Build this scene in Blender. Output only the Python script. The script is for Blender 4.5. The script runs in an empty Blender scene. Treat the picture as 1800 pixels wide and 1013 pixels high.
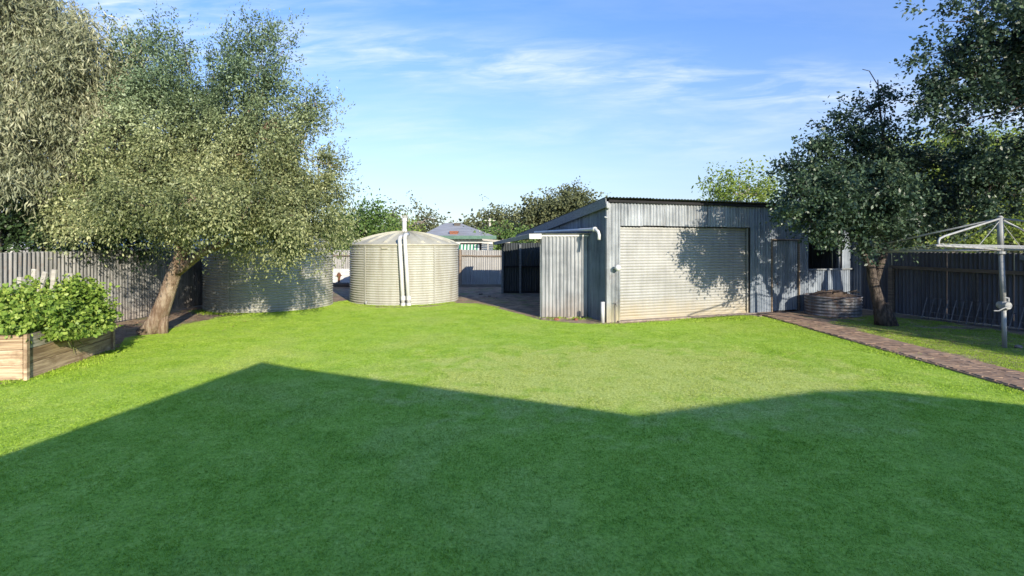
import bpy, bmesh, math, random
import numpy as np
from mathutils import Vector, Matrix, noise as mnoise

random.seed(7)
RNG = np.random.default_rng(11)
R_ = math.radians
PI = math.pi
scene = bpy.context.scene
COL = scene.collection

# ------------------------------------------------------------------ camera
CAM_H = 2.2
cam_d = bpy.data.cameras.new('camera')
cam = bpy.data.objects.new('camera', cam_d)
COL.objects.link(cam)
cam.location = (0, 0, CAM_H)
cam.rotation_euler = (R_(90), 0, 0)
cam_d.sensor_width = 36
cam_d.lens = 18
cam_d.shift_y = -78.5 / 1800
cam_d.clip_start = 0.05
cam_d.clip_end = 2000
scene.camera = cam

# ------------------------------------------------------------------ light
SUN = Vector((0.5, -1.0, 0.40)).normalized()          # towards the sun
sun_el = math.asin(SUN.z)
sun_rot = math.atan2(SUN.x, SUN.y)
scene.view_settings.view_transform = 'Standard'
scene.view_settings.look = 'None'
scene.view_settings.exposure = 1.98
scene.view_settings.gamma = 1.0
scene.view_settings.use_curve_mapping = False

sl = bpy.data.lights.new('sun', 'SUN')
sl.energy = 2.0
sl.angle = R_(0.5)
sl.color = (1.0, 0.90, 0.74)
so = bpy.data.objects.new('sun', sl)
COL.objects.link(so)
so.rotation_euler = (-SUN).to_track_quat('-Z', 'Y').to_euler()
so.location = (0, 0, 30)

world = bpy.data.worlds.new('World')
scene.world = world
world.use_nodes = True
wn = world.node_tree
for n in list(wn.nodes):
    wn.nodes.remove(n)


def N(nt, typ, **kw):
    n = nt.nodes.new(typ)
    for k, v in kw.items():
        if k == 'ins':
            for a, b in v.items():
                n.inputs[a].default_value = b
        else:
            setattr(n, k, v)
    return n


def L(nt, a, b):
    nt.links.new(a, b)


def ramp(nt, src, stops, interp='LINEAR'):
    r = N(nt, 'ShaderNodeValToRGB')
    r.color_ramp.interpolation = interp
    e = r.color_ramp.elements
    while len(e) < len(stops):
        e.new(0.5)
    for i, (p, c) in enumerate(stops):
        e[i].position = p
        if not hasattr(c, '__len__'):
            c = (c, c, c)
        e[i].color = (*c, 1)
    L(nt, src, r.inputs[0])
    return r.outputs[0]


def mathn(nt, op, a, b=None, clamp=False):
    m = N(nt, 'ShaderNodeMath', operation=op, use_clamp=clamp)
    for i, v in enumerate((a, b)):
        if v is None:
            continue
        if isinstance(v, (int, float)):
            m.inputs[i].default_value = v
        else:
            L(nt, v, m.inputs[i])
    return m.outputs[0]


def mixc(nt, f, a, b, blend='MIX'):
    m = N(nt, 'ShaderNodeMix', data_type='RGBA', blend_type=blend)
    for i, v in ((0, f), (6, a), (7, b)):
        if isinstance(v, (int, float)):
            m.inputs[i].default_value = v
        elif isinstance(v, tuple):
            m.inputs[i].default_value = (*v, 1) if len(v) == 3 else v
        else:
            L(nt, v, m.inputs[i])
    return m.outputs[2]


sky = N(wn, 'ShaderNodeTexSky', sky_type='NISHITA')
sky.sun_disc = False
sky.sun_elevation = sun_el
sky.sun_rotation = sun_rot
sky.altitude = 150
sky.air_density = 1.0
sky.dust_density = 0.6
sky.ozone_density = 2.0
hs = N(wn, 'ShaderNodeHueSaturation', ins={'Saturation': 1.0, 'Value': 1.0})
L(wn, mixc(wn, 1.0, sky.outputs[0], (0.52, 0.68, 1.0), 'MULTIPLY'), hs.inputs['Color'])
tc = N(wn, 'ShaderNodeTexCoord')
sx = N(wn, 'ShaderNodeSeparateXYZ')
L(wn, tc.outputs['Generated'], sx.inputs[0])
zz = mathn(wn, 'ADD', mathn(wn, 'MAXIMUM', sx.outputs[2], 0.0), 0.10)
px = mathn(wn, 'DIVIDE', sx.outputs[0], zz)
py = mathn(wn, 'DIVIDE', sx.outputs[1], zz)
cx = N(wn, 'ShaderNodeCombineXYZ')
L(wn, px, cx.inputs[0]); L(wn, py, cx.inputs[1])
mp = N(wn, 'ShaderNodeMapping')
mp.inputs['Rotation'].default_value = (0, 0, R_(24))
mp.inputs['Scale'].default_value = (0.55, 1.5, 1)
mp.inputs['Location'].default_value = (0.6, 2.3, 0)
L(wn, cx.outputs[0], mp.inputs[0])
n1 = N(wn, 'ShaderNodeTexNoise', ins={'Scale': 1.0, 'Detail': 9, 'Roughness': 0.62, 'Distortion': 0.35})
L(wn, mp.outputs[0], n1.inputs['Vector'])
n2 = N(wn, 'ShaderNodeTexNoise', ins={'Scale': 0.5, 'Detail': 3, 'Roughness': 0.5})
L(wn, cx.outputs[0], n2.inputs['Vector'])
c1 = ramp(wn, n1.outputs[0], [(0.44, 0.0), (0.78, 1.0)])
c2 = ramp(wn, n2.outputs[0], [(0.36, 0.1), (0.62, 1.0)])
cl = mathn(wn, 'MULTIPLY', c1, c2)
lowhaze = ramp(wn, sx.outputs[2], [(0.0, 0.98), (0.12, 0.75), (0.26, 0.42), (0.55, 0.0)])
# cirrus streaks: two long bands drawn out along the wind, plus faint wisps
ys = mathn(wn, 'MAXIMUM', sx.outputs[1], 0.05)
az = mathn(wn, 'DIVIDE', sx.outputs[0], ys)
el = mathn(wn, 'DIVIDE', sx.outputs[2], ys)
cv = N(wn, 'ShaderNodeCombineXYZ')
L(wn, mathn(wn, 'MULTIPLY', az, 1.6), cv.inputs[0])
L(wn, mathn(wn, 'ADD', mathn(wn, 'MULTIPLY', el, 10.0), mathn(wn, 'MULTIPLY', az, -0.5)), cv.inputs[1])
st = N(wn, 'ShaderNodeTexNoise', ins={'Scale': 2.2, 'Detail': 8, 'Roughness': 0.6, 'Distortion': 0.6})
L(wn, cv.outputs[0], st.inputs['Vector'])
st2 = N(wn, 'ShaderNodeTexNoise', ins={'Scale': 5.0, 'Detail': 7, 'Roughness': 0.6, 'Distortion': 0.9})
L(wn, cv.outputs[0], st2.inputs['Vector'])
stf = mathn(wn, 'MULTIPLY', ramp(wn, st.outputs[0], [(0.38, 0.05), (0.62, 1.0)]), ramp(wn, st2.outputs[0], [(0.34, 0.30), (0.66, 1.0)]))


def band(a0, b0, w):
    d = mathn(wn, 'SUBTRACT', el, mathn(wn, 'ADD', mathn(wn, 'MULTIPLY', az, b0), a0))
    d = mathn(wn, 'DIVIDE', d, w)
    return mathn(wn, 'POWER', 2.718, mathn(wn, 'MULTIPLY', mathn(wn, 'MULTIPLY', d, d), -1.0))


bands = mathn(wn, 'ADD', mathn(wn, 'MULTIPLY', band(0.345, -0.085, 0.050), 0.95), mathn(wn, 'MULTIPLY', band(0.55, 0.10, 0.05), 0.8))
bands = mathn(wn, 'ADD', bands, mathn(wn, 'MULTIPLY', band(0.215, -0.03, 0.05), 0.40))
front = ramp(wn, sx.outputs[1], [(0.15, 0.0), (0.5, 1.0)])
bands = mathn(wn, 'MULTIPLY', mathn(wn, 'MULTIPLY', bands, front), stf)
clf = mathn(wn, 'MINIMUM', mathn(wn, 'ADD', mathn(wn, 'MULTIPLY', bands, 0.8), mathn(wn, 'MULTIPLY', cl, 0.28)), 0.9)
tinted = mixc(wn, 1.0, hs.outputs[0], (0.49, 0.61, 0.66), 'MULTIPLY')
pale = N(wn, 'ShaderNodeHueSaturation', ins={'Saturation': 0.42, 'Value': 1.0})
L(wn, sky.outputs[0], pale.inputs['Color'])
skyc = mixc(wn, lowhaze, tinted, mixc(wn, 1.0, pale.outputs[0], (0.26, 0.275, 0.285), 'MULTIPLY'))
skyc = mixc(wn, clf, skyc, (2.0, 2.22, 2.6))
bg = N(wn, 'ShaderNodeBackground', ins={'Strength': 0.126})
L(wn, skyc, bg.inputs[0])
wo = N(wn, 'ShaderNodeOutputWorld')
L(wn, bg.outputs[0], wo.inputs[0])

scene.render.engine = 'CYCLES'

# ------------------------------------------------------------------ helpers
F = 900.0
HY = 428.0


def G(x, y):
    """ground point that the photograph shows at pixel x, y"""
    Z = CAM_H * F / (y - HY)
    return ((x - 900) * Z / F, Z)


def P(x, y, Z):
    return Vector(((x - 900) * Z / F, Z, CAM_H - (y - HY) * Z / F))


def tag(o, label=None, cat=None, group=None, kind=None):
    if label: o['label'] = label
    if cat: o['category'] = cat
    if group: o['group'] = group
    if kind: o['kind'] = kind
    return o


def empty(name, loc, label, cat, rz=0.0, group=None):
    o = bpy.data.objects.new(name, None)
    o.empty_display_size = 0.2
    COL.objects.link(o)
    o.location = loc
    o.rotation_euler = (0, 0, rz)
    return tag(o, label, cat, group)


def link(name, me, m=None, parent=None, loc=(0, 0, 0), rot=(0, 0, 0), smooth=False):
    o = bpy.data.objects.new(name, me)
    COL.objects.link(o)
    if m is not None and len(me.materials) == 0:
        me.materials.append(m)
    if smooth:
        me.polygons.foreach_set('use_smooth', [True] * len(me.polygons))
    if parent is not None:
        o.parent = parent
    o.location = loc
    o.rotation_euler = rot
    return o


def pymesh(name, verts, faces):
    me = bpy.data.meshes.new(name)
    me.from_pydata([tuple(v) for v in verts], [], faces)
    me.update()
    return me


def quads_np(name, V, nq=4, rnd=None):
    """V: (n,k,3) faces of k verts"""
    n, k, _ = V.shape
    me = bpy.data.meshes.new(name)
    me.vertices.add(n * k)
    me.vertices.foreach_set('co', V.reshape(-1).astype(np.float32))
    me.loops.add(n * k)
    me.loops.foreach_set('vertex_index', np.arange(n * k, dtype=np.int32))
    me.polygons.add(n)
    me.polygons.foreach_set('loop_start', np.arange(0, n * k, k, dtype=np.int32))
    me.polygons.foreach_set('loop_total', np.full(n, k, dtype=np.int32))
    if rnd is not None:
        a = me.attributes.new('rnd', 'FLOAT', 'POINT')
        a.data.foreach_set('value', np.repeat(rnd, k).astype(np.float32))
    me.update()
    me.validate()
    return me


class MB:
    def __init__(s):
        s.v = []; s.f = []

    def add(s, vs, fs):
        b = len(s.v)
        s.v += [Vector(v) for v in vs]
        s.f += [tuple(b + i for i in f) for f in fs]

    def box(s, c, size, rz=0, M=None):
        x, y, z = (a / 2 for a in size)
        vs = [Vector((i, j, k)) for i in (-x, x) for j in (-y, y) for k in (-z, z)]
        Q = Matrix.Rotation(rz, 3, 'Z')
        if M is not None: Q = M
        vs = [Q @ v + Vector(c) for v in vs]
        s.add(vs, [(0, 1, 3, 2), (4, 6, 7, 5), (0, 4, 5, 1), (2, 3, 7, 6), (0, 2, 6, 4), (1, 5, 7, 3)])

    def bar(s, a, b, w, h, up=Vector((0, 0, 1))):
        a = Vector(a); b = Vector(b)
        d = (b - a).normalized()
        sd = d.cross(up)
        if sd.length < 1e-4: sd = Vector((1, 0, 0))
        sd.normalize()
        u = sd.cross(d)
        vs = []
        for p in (a, b):
            for i, j in ((-1, -1), (1, -1), (1, 1), (-1, 1)):
                vs.append(p + sd * (i * w / 2) + u * (j * h / 2))
        s.add(vs, [(3, 2, 1, 0), (4, 5, 6, 7), (0, 1, 5, 4), (1, 2, 6, 5), (2, 3, 7, 6), (3, 0, 4, 7)])

    def tube(s, pts, rad, n=8, cap=True):
        pts = [Vector(p) for p in pts]
        if not hasattr(rad, '__len__'): rad = [rad] * len(pts)
        base = len(s.v)
        prev = None
        for i, p in enumerate(pts):
            if i == 0: d = pts[1] - pts[0]
            elif i == len(pts) - 1: d = pts[-1] - pts[-2]
            else: d = pts[i + 1] - pts[i - 1]
            if d.length < 1e-6: d = Vector((0, 0, 1))
            d.normalize()
            if prev is None:
                a = d.cross(Vector((0, 0, 1)))
                if a.length < 0.1: a = d.cross(Vector((1, 0, 0)))
            else:
                a = prev - d * prev.dot(d)
            a.normalize(); prev = a
            b = d.cross(a)
            for k in range(n):
                t = 2 * PI * k / n
                s.v.append(p + (a * math.cos(t) + b * math.sin(t)) * rad[i])
        for i in range(len(pts) - 1):
            for k in range(n):
                k2 = (k + 1) % n
                s.f.append((base + i * n + k, base + i * n + k2, base + (i + 1) * n + k2, base + (i + 1) * n + k))
        if cap:
            s.f.append(tuple(base + k for k in reversed(range(n))))
            e = base + (len(pts) - 1) * n
            s.f.append(tuple(e + k for k in range(n)))

    def lathe(s, prof, n=24, c=(0, 0, 0), cap=False):
        base = len(s.v)
        for r, z in prof:
            for k in range(n):
                t = 2 * PI * k / n
                s.v.append(Vector((c[0] + r * math.cos(t), c[1] + r * math.sin(t), c[2] + z)))
        for i in range(len(prof) - 1):
            for k in range(n):
                k2 = (k + 1) % n
                s.f.append((base + i * n + k, base + i * n + k2, base + (i + 1) * n + k2, base + (i + 1) * n + k))
        if cap:
            e = base + (len(prof) - 1) * n
            s.f.append(tuple(e + k for k in range(n)))

    def build(s, name, m, parent=None, loc=(0, 0, 0), rot=(0, 0, 0), smooth=False, bevel=0):
        me = pymesh(name, s.v, s.f)
        o = link(name, me, m, parent, loc, rot, smooth)
        if bevel:
            b = o.modifiers.new('bevel', 'BEVEL'); b.width = bevel; b.segments = 1
        return o


# ------------------------------------------------------------------ materials
MAT = {}


def newmat(name):
    m = bpy.data.materials.new(name)
    m.use_nodes = True
    nt = m.node_tree
    b = nt.nodes['Principled BSDF']
    MAT[name] = m
    return m, nt, b


def coords(nt, scale=(1, 1, 1), obj=False):
    t = N(nt, 'ShaderNodeTexCoord')
    g = N(nt, 'ShaderNodeNewGeometry')
    m = N(nt, 'ShaderNodeMapping')
    m.inputs['Scale'].default_value = scale
    L(nt, t.outputs['Object'] if obj else g.outputs['Position'], m.inputs[0])
    return m.outputs[0]


def noi(nt, vec, scale, detail=4, rough=0.55, dist=0.0):
    n = N(nt, 'ShaderNodeTexNoise', ins={'Scale': scale, 'Detail': detail, 'Roughness': rough, 'Distortion': dist})
    L(nt, vec, n.inputs['Vector'])
    return n.outputs[0]


def bump(nt, b, h, strength=0.3, dist=0.01):
    bp = N(nt, 'ShaderNodeBump', ins={'Strength': strength, 'Distance': dist})
    L(nt, h, bp.inputs['Height'])
    L(nt, bp.outputs[0], b.inputs['Normal'])


def surf(name, c1, c2, rough=0.7, scale=(4, 4, 4), nscale=1.0, bmp=0.2, bdist=0.01, rnd=0.15, metal=0.0, spec=0.3,
         grime=None, grime_amt=0.5, lo=0.35, hi=0.65, obj=False, gs=(1.7, 1.7, 1.7)):
    m, nt, b = newmat(name)
    c1 = tuple(a * 0.70 for a in c1); c2 = tuple(a * 0.70 for a in c2)
    if grime: grime = tuple(a * 0.70 for a in grime)
    v = coords(nt, scale, obj)
    f = noi(nt, v, nscale, 6, 0.6)
    c = ramp(nt, f, [(lo, c1), (hi, c2)])
    f2 = noi(nt, coords(nt, gs, obj), 1.0, 5, 0.65)
    if grime:
        gm = ramp(nt, f2, [(0.48, 0.0), (0.68, grime_amt)])
        c = mixc(nt, gm, c, grime)
    oi = N(nt, 'ShaderNodeObjectInfo')
    k = mathn(nt, 'ADD', mathn(nt, 'MULTIPLY', oi.outputs['Random'], 2 * rnd), 1 - rnd)
    c = mixc(nt, 1.0, c, k, 'MULTIPLY')
    L(nt, c, b.inputs['Base Color'])
    b.inputs['Roughness'].default_value = rough
    b.inputs['Metallic'].default_value = metal
    b.inputs['Specular IOR Level'].default_value = spec
    if bmp:
        bump(nt, b, noi(nt, v, nscale * 3, 5, 0.65), bmp, bdist)
    return m


def galv(name, c1, c2, rough=0.5, rust=0.0, zstain=None, metal=0.25, rnd=0.12):
    """zinc coated iron: vertical streaks, blooms, a little rust, splash stains near the ground"""
    m, nt, b = newmat(name)
    c1 = tuple(a * 0.66 for a in c1); c2 = tuple(a * 0.66 for a in c2)
    st = noi(nt, coords(nt, (9, 9, 0.7)), 1.0, 6, 0.65)
    bl = noi(nt, coords(nt, (1.1, 1.1, 1.6)), 1.0, 5, 0.6, 0.4)
    f = mathn(nt, 'ADD', mathn(nt, 'MULTIPLY', st, 0.6), mathn(nt, 'MULTIPLY', bl, 0.4))
    c = ramp(nt, f, [(0.36, c1), (0.62, c2)])
    spk = noi(nt, coords(nt, (40, 40, 22)), 1.0, 2, 0.5)
    c = mixc(nt, ramp(nt, spk, [(0.60, 0.0), (0.72, 0.25)]), c, (c2[0] * 1.25, c2[1] * 1.25, c2[2] * 1.25))
    if rust:
        r = noi(nt, coords(nt, (3.2, 3.2, 2.0)), 1.0, 8, 0.72, 0.3)
        c = mixc(nt, ramp(nt, r, [(0.60 - 0.1 * rust, 0.0), (0.72, min(1, rust))]), c, (0.16, 0.075, 0.035))
    if zstain:
        g = N(nt, 'ShaderNodeNewGeometry')
        s = N(nt, 'ShaderNodeSeparateXYZ')
        L(nt, g.outputs['Position'], s.inputs[0])
        zz = mathn(nt, 'ADD', s.outputs[2], mathn(nt, 'MULTIPLY', bl, 0.9))
        fz = ramp(nt, mathn(nt, 'MULTIPLY', zz, 0.5), [(0.22, zstain[1]), (0.54, 0.0)])
        fz = mathn(nt, 'MULTIPLY', fz, ramp(nt, st, [(0.3, 0.5), (0.6, 1.0)]))
        c = mixc(nt, fz, c, zstain[0])
    oi = N(nt, 'ShaderNodeObjectInfo')
    k = mathn(nt, 'ADD', mathn(nt, 'MULTIPLY', oi.outputs['Random'], 2 * rnd), 1 - rnd)
    c = mixc(nt, 1.0, c, k, 'MULTIPLY')
    L(nt, c, b.inputs['Base Color'])
    b.inputs['Metallic'].default_value = metal
    L(nt, ramp(nt, bl, [(0.3, rough - 0.08), (0.7, rough + 0.15)]), b.inputs['Roughness'])
    bump(nt, b, mathn(nt, 'ADD', spk, bl), 0.12, 0.004)
    return m


def leafmat(name, stops, trans=0.35, rough=0.5, nscale=0.5, spec=0.3, shift=None):
    m, nt, b = newmat(name)
    a = N(nt, 'ShaderNodeAttribute', attribute_name='rnd')
    big = noi(nt, coords(nt), nscale, 3, 0.5)
    f = mathn(nt, 'ADD', mathn(nt, 'MULTIPLY', a.outputs['Fac'], 0.55), mathn(nt, 'MULTIPLY', big, 0.45))
    c = ramp(nt, f, stops)
    if shift:       # species whose young upper shoots have a colour of their own
        g = N(nt, 'ShaderNodeNewGeometry')
        s = N(nt, 'ShaderNodeSeparateXYZ'); L(nt, g.outputs['Position'], s.inputs[0])
        fz = ramp(nt, mathn(nt, 'MULTIPLY', s.outputs[2], 0.1), [(shift[1] / 10, 0.0), (shift[2] / 10, 0.8)])
        c = mixc(nt, fz, c, mixc(nt, 1.0, c, shift[0], 'MULTIPLY'))
    L(nt, c, b.inputs['Base Color'])
    b.inputs['Roughness'].default_value = rough
    b.inputs['Specular IOR Level'].default_value = spec
    t = N(nt, 'ShaderNodeBsdfTranslucent')
    L(nt, c, t.inputs[0])
    mx = N(nt, 'ShaderNodeMixShader', ins={0: trans})
    L(nt, b.outputs[0], mx.inputs[1]); L(nt, t.outputs[0], mx.inputs[2])
    L(nt, mx.outputs[0], nt.nodes['Material Output'].inputs[0])
    return m


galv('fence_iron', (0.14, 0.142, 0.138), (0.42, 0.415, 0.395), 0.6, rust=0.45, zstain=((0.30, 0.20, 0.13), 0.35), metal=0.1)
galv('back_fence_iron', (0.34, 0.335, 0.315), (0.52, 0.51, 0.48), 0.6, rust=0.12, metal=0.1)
galv('shaded_fence_iron', (0.10, 0.10, 0.115), (0.20, 0.195, 0.21), 0.6, rust=0.4, metal=0.1)  # darkened iron: tree shade over this fence put into the colour
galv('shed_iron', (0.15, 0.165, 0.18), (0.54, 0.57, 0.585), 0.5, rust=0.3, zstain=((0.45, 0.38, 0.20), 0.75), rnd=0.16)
galv('shaded_side_iron', (0.11, 0.14, 0.18), (0.32, 0.37, 0.43), 0.55, rust=0.2, rnd=0.25)  # bluer and darker than the front: side wall's shade put into the colour
galv('shaded_iron', (0.14, 0.18, 0.24), (0.42, 0.48, 0.55), 0.5, rust=0.2, rnd=0.18)  # bluish darker copy of the shed iron, shade put into the colour
galv('leanto_iron', (0.24, 0.26, 0.28), (0.66, 0.68, 0.69), 0.5, rust=0.12, zstain=((0.32, 0.24, 0.16), 0.5))
galv('inside_shade_iron', (0.035, 0.045, 0.05), (0.075, 0.09, 0.10), 0.65, rust=0.1)  # near-black iron: shade inside the lean-to put into the colour
galv('roof_iron', (0.16, 0.17, 0.17), (0.30, 0.31, 0.31), 0.55, rust=0.4)
galv('ring_iron', (0.10, 0.11, 0.125), (0.36, 0.37, 0.40), 0.5, rust=1.3)
galv('door_curtain', (0.43, 0.43, 0.41), (0.58, 0.58, 0.555), 0.5, rust=0.12, zstain=((0.42, 0.345, 0.20), 0.75), metal=0.15)
galv('hoist_metal', (0.32, 0.33, 0.32), (0.56, 0.57, 0.55), 0.6, rust=0.3, metal=0.1)
surf('tank_cream', (0.48, 0.475, 0.405), (0.58, 0.575, 0.50), 0.55, (3, 3, 0.4), 1.0, 0.05, 0.003, 0.02, grime=(0.34, 0.31, 0.235), grime_amt=0.55, gs=(5, 5, .55))
surf('tank_dome', (0.50, 0.475, 0.36), (0.62, 0.595, 0.46), 0.75, (2, 2, 2), 1.0, 0.08, 0.004, 0.02, grime=(0.30, 0.28, 0.20), grime_amt=0.35)
surf('pvc_white', (0.70, 0.71, 0.70), (0.80, 0.80, 0.78), 0.4, (5, 5, 2), 1.0, 0, 0, 0.02, grime=(0.5, 0.47, 0.38), grime_amt=0.3)
surf('pvc_grey', (0.45, 0.47, 0.48), (0.55, 0.57, 0.58), 0.45, (5, 5, 2), 1.0, 0, 0, 0.02)
surf('white_paint', (0.72, 0.72, 0.70), (0.80, 0.80, 0.78), 0.6, (3, 3, 3), 1.0, 0.05, 0.004, 0.04, grime=(0.50, 0.48, 0.44), grime_amt=0.4)
surf('weathered_timber', (0.48, 0.44, 0.38), (0.72, 0.68, 0.60), 0.85, (4, 4, 30), 1.0, 0.4, 0.006, 0.2)
surf('fascia_timber', (0.17, 0.19, 0.20), (0.30, 0.32, 0.33), 0.85, (2, 12, 30), 1.0, 0.4, 0.006, 0.15)
surf('rail_timber', (0.20, 0.15, 0.11), (0.34, 0.27, 0.20), 0.85, (3, 3, 30), 1.0, 0.3, 0.006, 0.2)
surf('bed_timber', (0.44, 0.31, 0.20), (0.76, 0.58, 0.385), 0.8, (1.5, 1.5, 30), 1.0, 0.8, 0.008, 0.16, grime=(0.26, 0.17, 0.10), grime_amt=0.85, lo=.42, hi=.6, gs=(3, 3, 4))
surf('bed_timber_grey', (0.30, 0.27, 0.23), (0.62, 0.56, 0.47), 0.85, (1.5, 1.5, 30), 1.0, 0.8, 0.008, 0.12, grime=(.22, .18, .14), grime_amt=.7, lo=.42, hi=.6, gs=(3, 3, 4))
surf('bed_timber_brown', (0.30, 0.20, 0.12), (0.64, 0.47, 0.30), 0.85, (1.5, 1.5, 30), 1.0, 0.8, 0.008, 0.12, lo=.42, hi=.6)
surf('rusty', (0.14, 0.06, 0.03), (0.25, 0.11, 0.06), 0.9, (9, 9, 9), 1.0, 0.4, 0.01, 0.1)
surf('black_steel', (0.15, 0.14, 0.14), (0.26, 0.24, 0.24), 0.6, (6, 6, 6), 1.0, 0.1, 0.004, 0.3, metal=0.3)
surf('soil', (0.085, 0.06, 0.045), (0.20, 0.145, 0.105), 0.95, (5, 5, 5), 1.0, 0.9, 0.03, 0.05, grime=(0.26, 0.19, 0.14), grime_amt=0.5)
surf('bark_pale', (0.30, 0.20, 0.13), (0.55, 0.43, 0.31), 0.9, (13, 13, 2.6), 1.0, 1.0, 0.06, 0.05, grime=(0.20, 0.12, 0.075), grime_amt=0.8, lo=.42, hi=.58)
surf('bark_dark', (0.06, 0.048, 0.042), (0.18, 0.145, 0.12), 0.95, (14, 14, 4), 1.0, 1.0, 0.06, 0.05, lo=.42, hi=.58)
surf('bark_gum', (0.30, 0.25, 0.20), (0.48, 0.42, 0.35), 0.8, (5, 5, 1.5), 1.0, 0.5, 0.02, 0.05)
surf('path_brick', (0.27, 0.175, 0.115), (0.46, 0.315, 0.215), 0.9, (7, 7, 7), 1.0, 0.5, 0.008, 0.14, grime=(0.52, 0.38, 0.26), grime_amt=0.5)
surf('red_brick', (0.26, 0.10, 0.06), (0.40, 0.17, 0.10), 0.9, (12, 12, 12), 1.0, 0.4, 0.008, 0.2)
surf('house_roof', (0.26, 0.27, 0.28), (0.44, 0.45, 0.46), 0.6, (0.6, 6, 1), 1.0, 0.1, 0.01, 0.05, grime=(0.34, 0.30, 0.28), grime_amt=0.5)
surf('green_paint', (0.03, 0.22, 0.12), (0.05, 0.30, 0.17), 0.6, (4, 4, 4), 1.0, 0, 0, 0.05)
surf('gutter_green', (0.10, 0.20, 0.15), (0.16, 0.27, 0.20), 0.6, (4, 4, 4), 1.0, 0, 0, 0.05)
surf('brown_box', (0.10, 0.085, 0.07), (0.17, 0.145, 0.12), 0.7, (4, 4, 4), 1.0, 0, 0, 0.05)
surf('stone', (0.24, 0.19, 0.15), (0.42, 0.35, 0.29), 0.95, (9, 9, 9), 1.0, 0.6, 0.01, 0.3)
surf('shade_black', (0.02, 0.02, 0.022), (0.035, 0.034, 0.035), 0.9, (3, 3, 3), 1.0, 0.1, 0.01, 0.0)  # near black, painted for shade in gaps and openings; also window panes
surf('house_wall', (1.0, 0.97, 0.92), (1.15, 1.12, 1.05), 0.8, (3, 3, 3), 1.0, 0.1, 0.01, 0.0)
surf('lamp_white', (0.78, 0.78, 0.76), (0.82, 0.82, 0.80), 0.35, (3, 3, 3), 1.0, 0, 0, 0.0)
surf('stem_green', (0.14, 0.20, 0.05), (0.24, 0.30, 0.09), 0.7, (3, 3, 3), 1.0, 0, 0, 0.0)

leafmat('leaf_main', [(0.24, (0.05, 0.07, 0.028)), (0.5, (0.18, 0.21, 0.085)), (0.74, (0.48, 0.49, 0.24))], 0.25, 0.45,
        shift=((0.62, 0.86, 1.15), 4.2, 6.2))
leafmat('leaf_gum', [(0.24, (0.06, 0.07, 0.035)), (0.52, (0.24, 0.26, 0.15)), (0.78, (0.54, 0.52, 0.34))], 0.2, 0.45)
leafmat('leaf_dark', [(0.2, (0.020, 0.042, 0.018)), (0.55, (0.045, 0.082, 0.030)), (0.9, (0.10, 0.15, 0.05))], 0.15, 0.4)
leafmat('leaf_right', [(0.2, (0.014, 0.032, 0.022)), (0.5, (0.045, 0.080, 0.045)), (0.8, (0.13, 0.19, 0.095))], 0.2, 0.42, spec=0.38)
leafmat('leaf_bright', [(0.2, (0.10, 0.17, 0.03)), (0.55, (0.24, 0.32, 0.06)), (0.9, (0.46, 0.50, 0.12))], 0.4, 0.5)
leafmat('leaf_green', [(0.2, (0.05, 0.10, 0.025)), (0.55, (0.12, 0.20, 0.05)), (0.9, (0.24, 0.31, 0.08))], 0.3, 0.5)
leafmat('leaf_far', [(0.2, (0.06, 0.075, 0.035)), (0.55, (0.12, 0.135, 0.06)), (0.9, (0.22, 0.22, 0.10))], 0.2, 0.6)
leafmat('leaf_vine', [(0.2, (0.08, 0.15, 0.025)), (0.5, (0.20, 0.31, 0.05)), (0.8, (0.48, 0.56, 0.13))], 0.35, 0.45, nscale=1.5)
leafmat('dry_leaf', [(0.2, (0.18, 0.09, 0.045)), (0.55, (0.36, 0.21, 0.11)), (0.9, (0.60, 0.45, 0.28))], 0.1, 0.8)


def grass_color(nt, a=None):
    p = coords(nt)
    s = N(nt, 'ShaderNodeSeparateXYZ'); L(nt, p, s.inputs[0])
    big = noi(nt, p, 0.35, 4, 0.6, 0.5)
    mid = noi(nt, p, 1.6, 5, 0.65, 0.4)
    small = noi(nt, p, 7.0, 4, 0.6)
    f = mathn(nt, 'ADD', mathn(nt, 'MULTIPLY', mid, 0.55), mathn(nt, 'MULTIPLY', small, 0.45))
    c = ramp(nt, f, [(0.34, (0.27, 0.45, 0.030)), (0.50, (0.37, 0.55, 0.050)), (0.66, (0.48, 0.63, 0.09))])
    # the drier straw-green sweep across the middle of the lawn
    dx = mathn(nt, 'DIVIDE', mathn(nt, 'SUBTRACT', s.outputs[0], 2.0), 4.2)
    dy = mathn(nt, 'DIVIDE', mathn(nt, 'SUBTRACT', s.outputs[1], 8.6), 2.6)
    d = mathn(nt, 'ADD', mathn(nt, 'MULTIPLY', dx, dx), mathn(nt, 'MULTIPLY', dy, dy))
    d = mathn(nt, 'SUBTRACT', 1.25, d)
    d = mathn(nt, 'ADD', d, mathn(nt, 'MULTIPLY', mathn(nt, 'SUBTRACT', mid, 0.5), 4.0))
    dm = ramp(nt, d, [(0.1, 0.0), (0.9, 0.62)])
    dm2 = ramp(nt, big, [(0.50, 0.0), (0.66, 0.40)])
    dmx = mathn(nt, 'MAXIMUM', dm, dm2)
    c = mixc(nt, dmx, c, (0.56, 0.60, 0.17))
    fine = noi(nt, p, 26.0, 7, 0.82)
    c = mixc(nt, 1.0, c, ramp(nt, fine, [(0.36, (0.46, 0.56, 0.38)), (0.50, (0.98, 1.0, 0.95)), (0.66, (1.42, 1.28, 1.75))]), 'MULTIPLY')
    return c, mid


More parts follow.
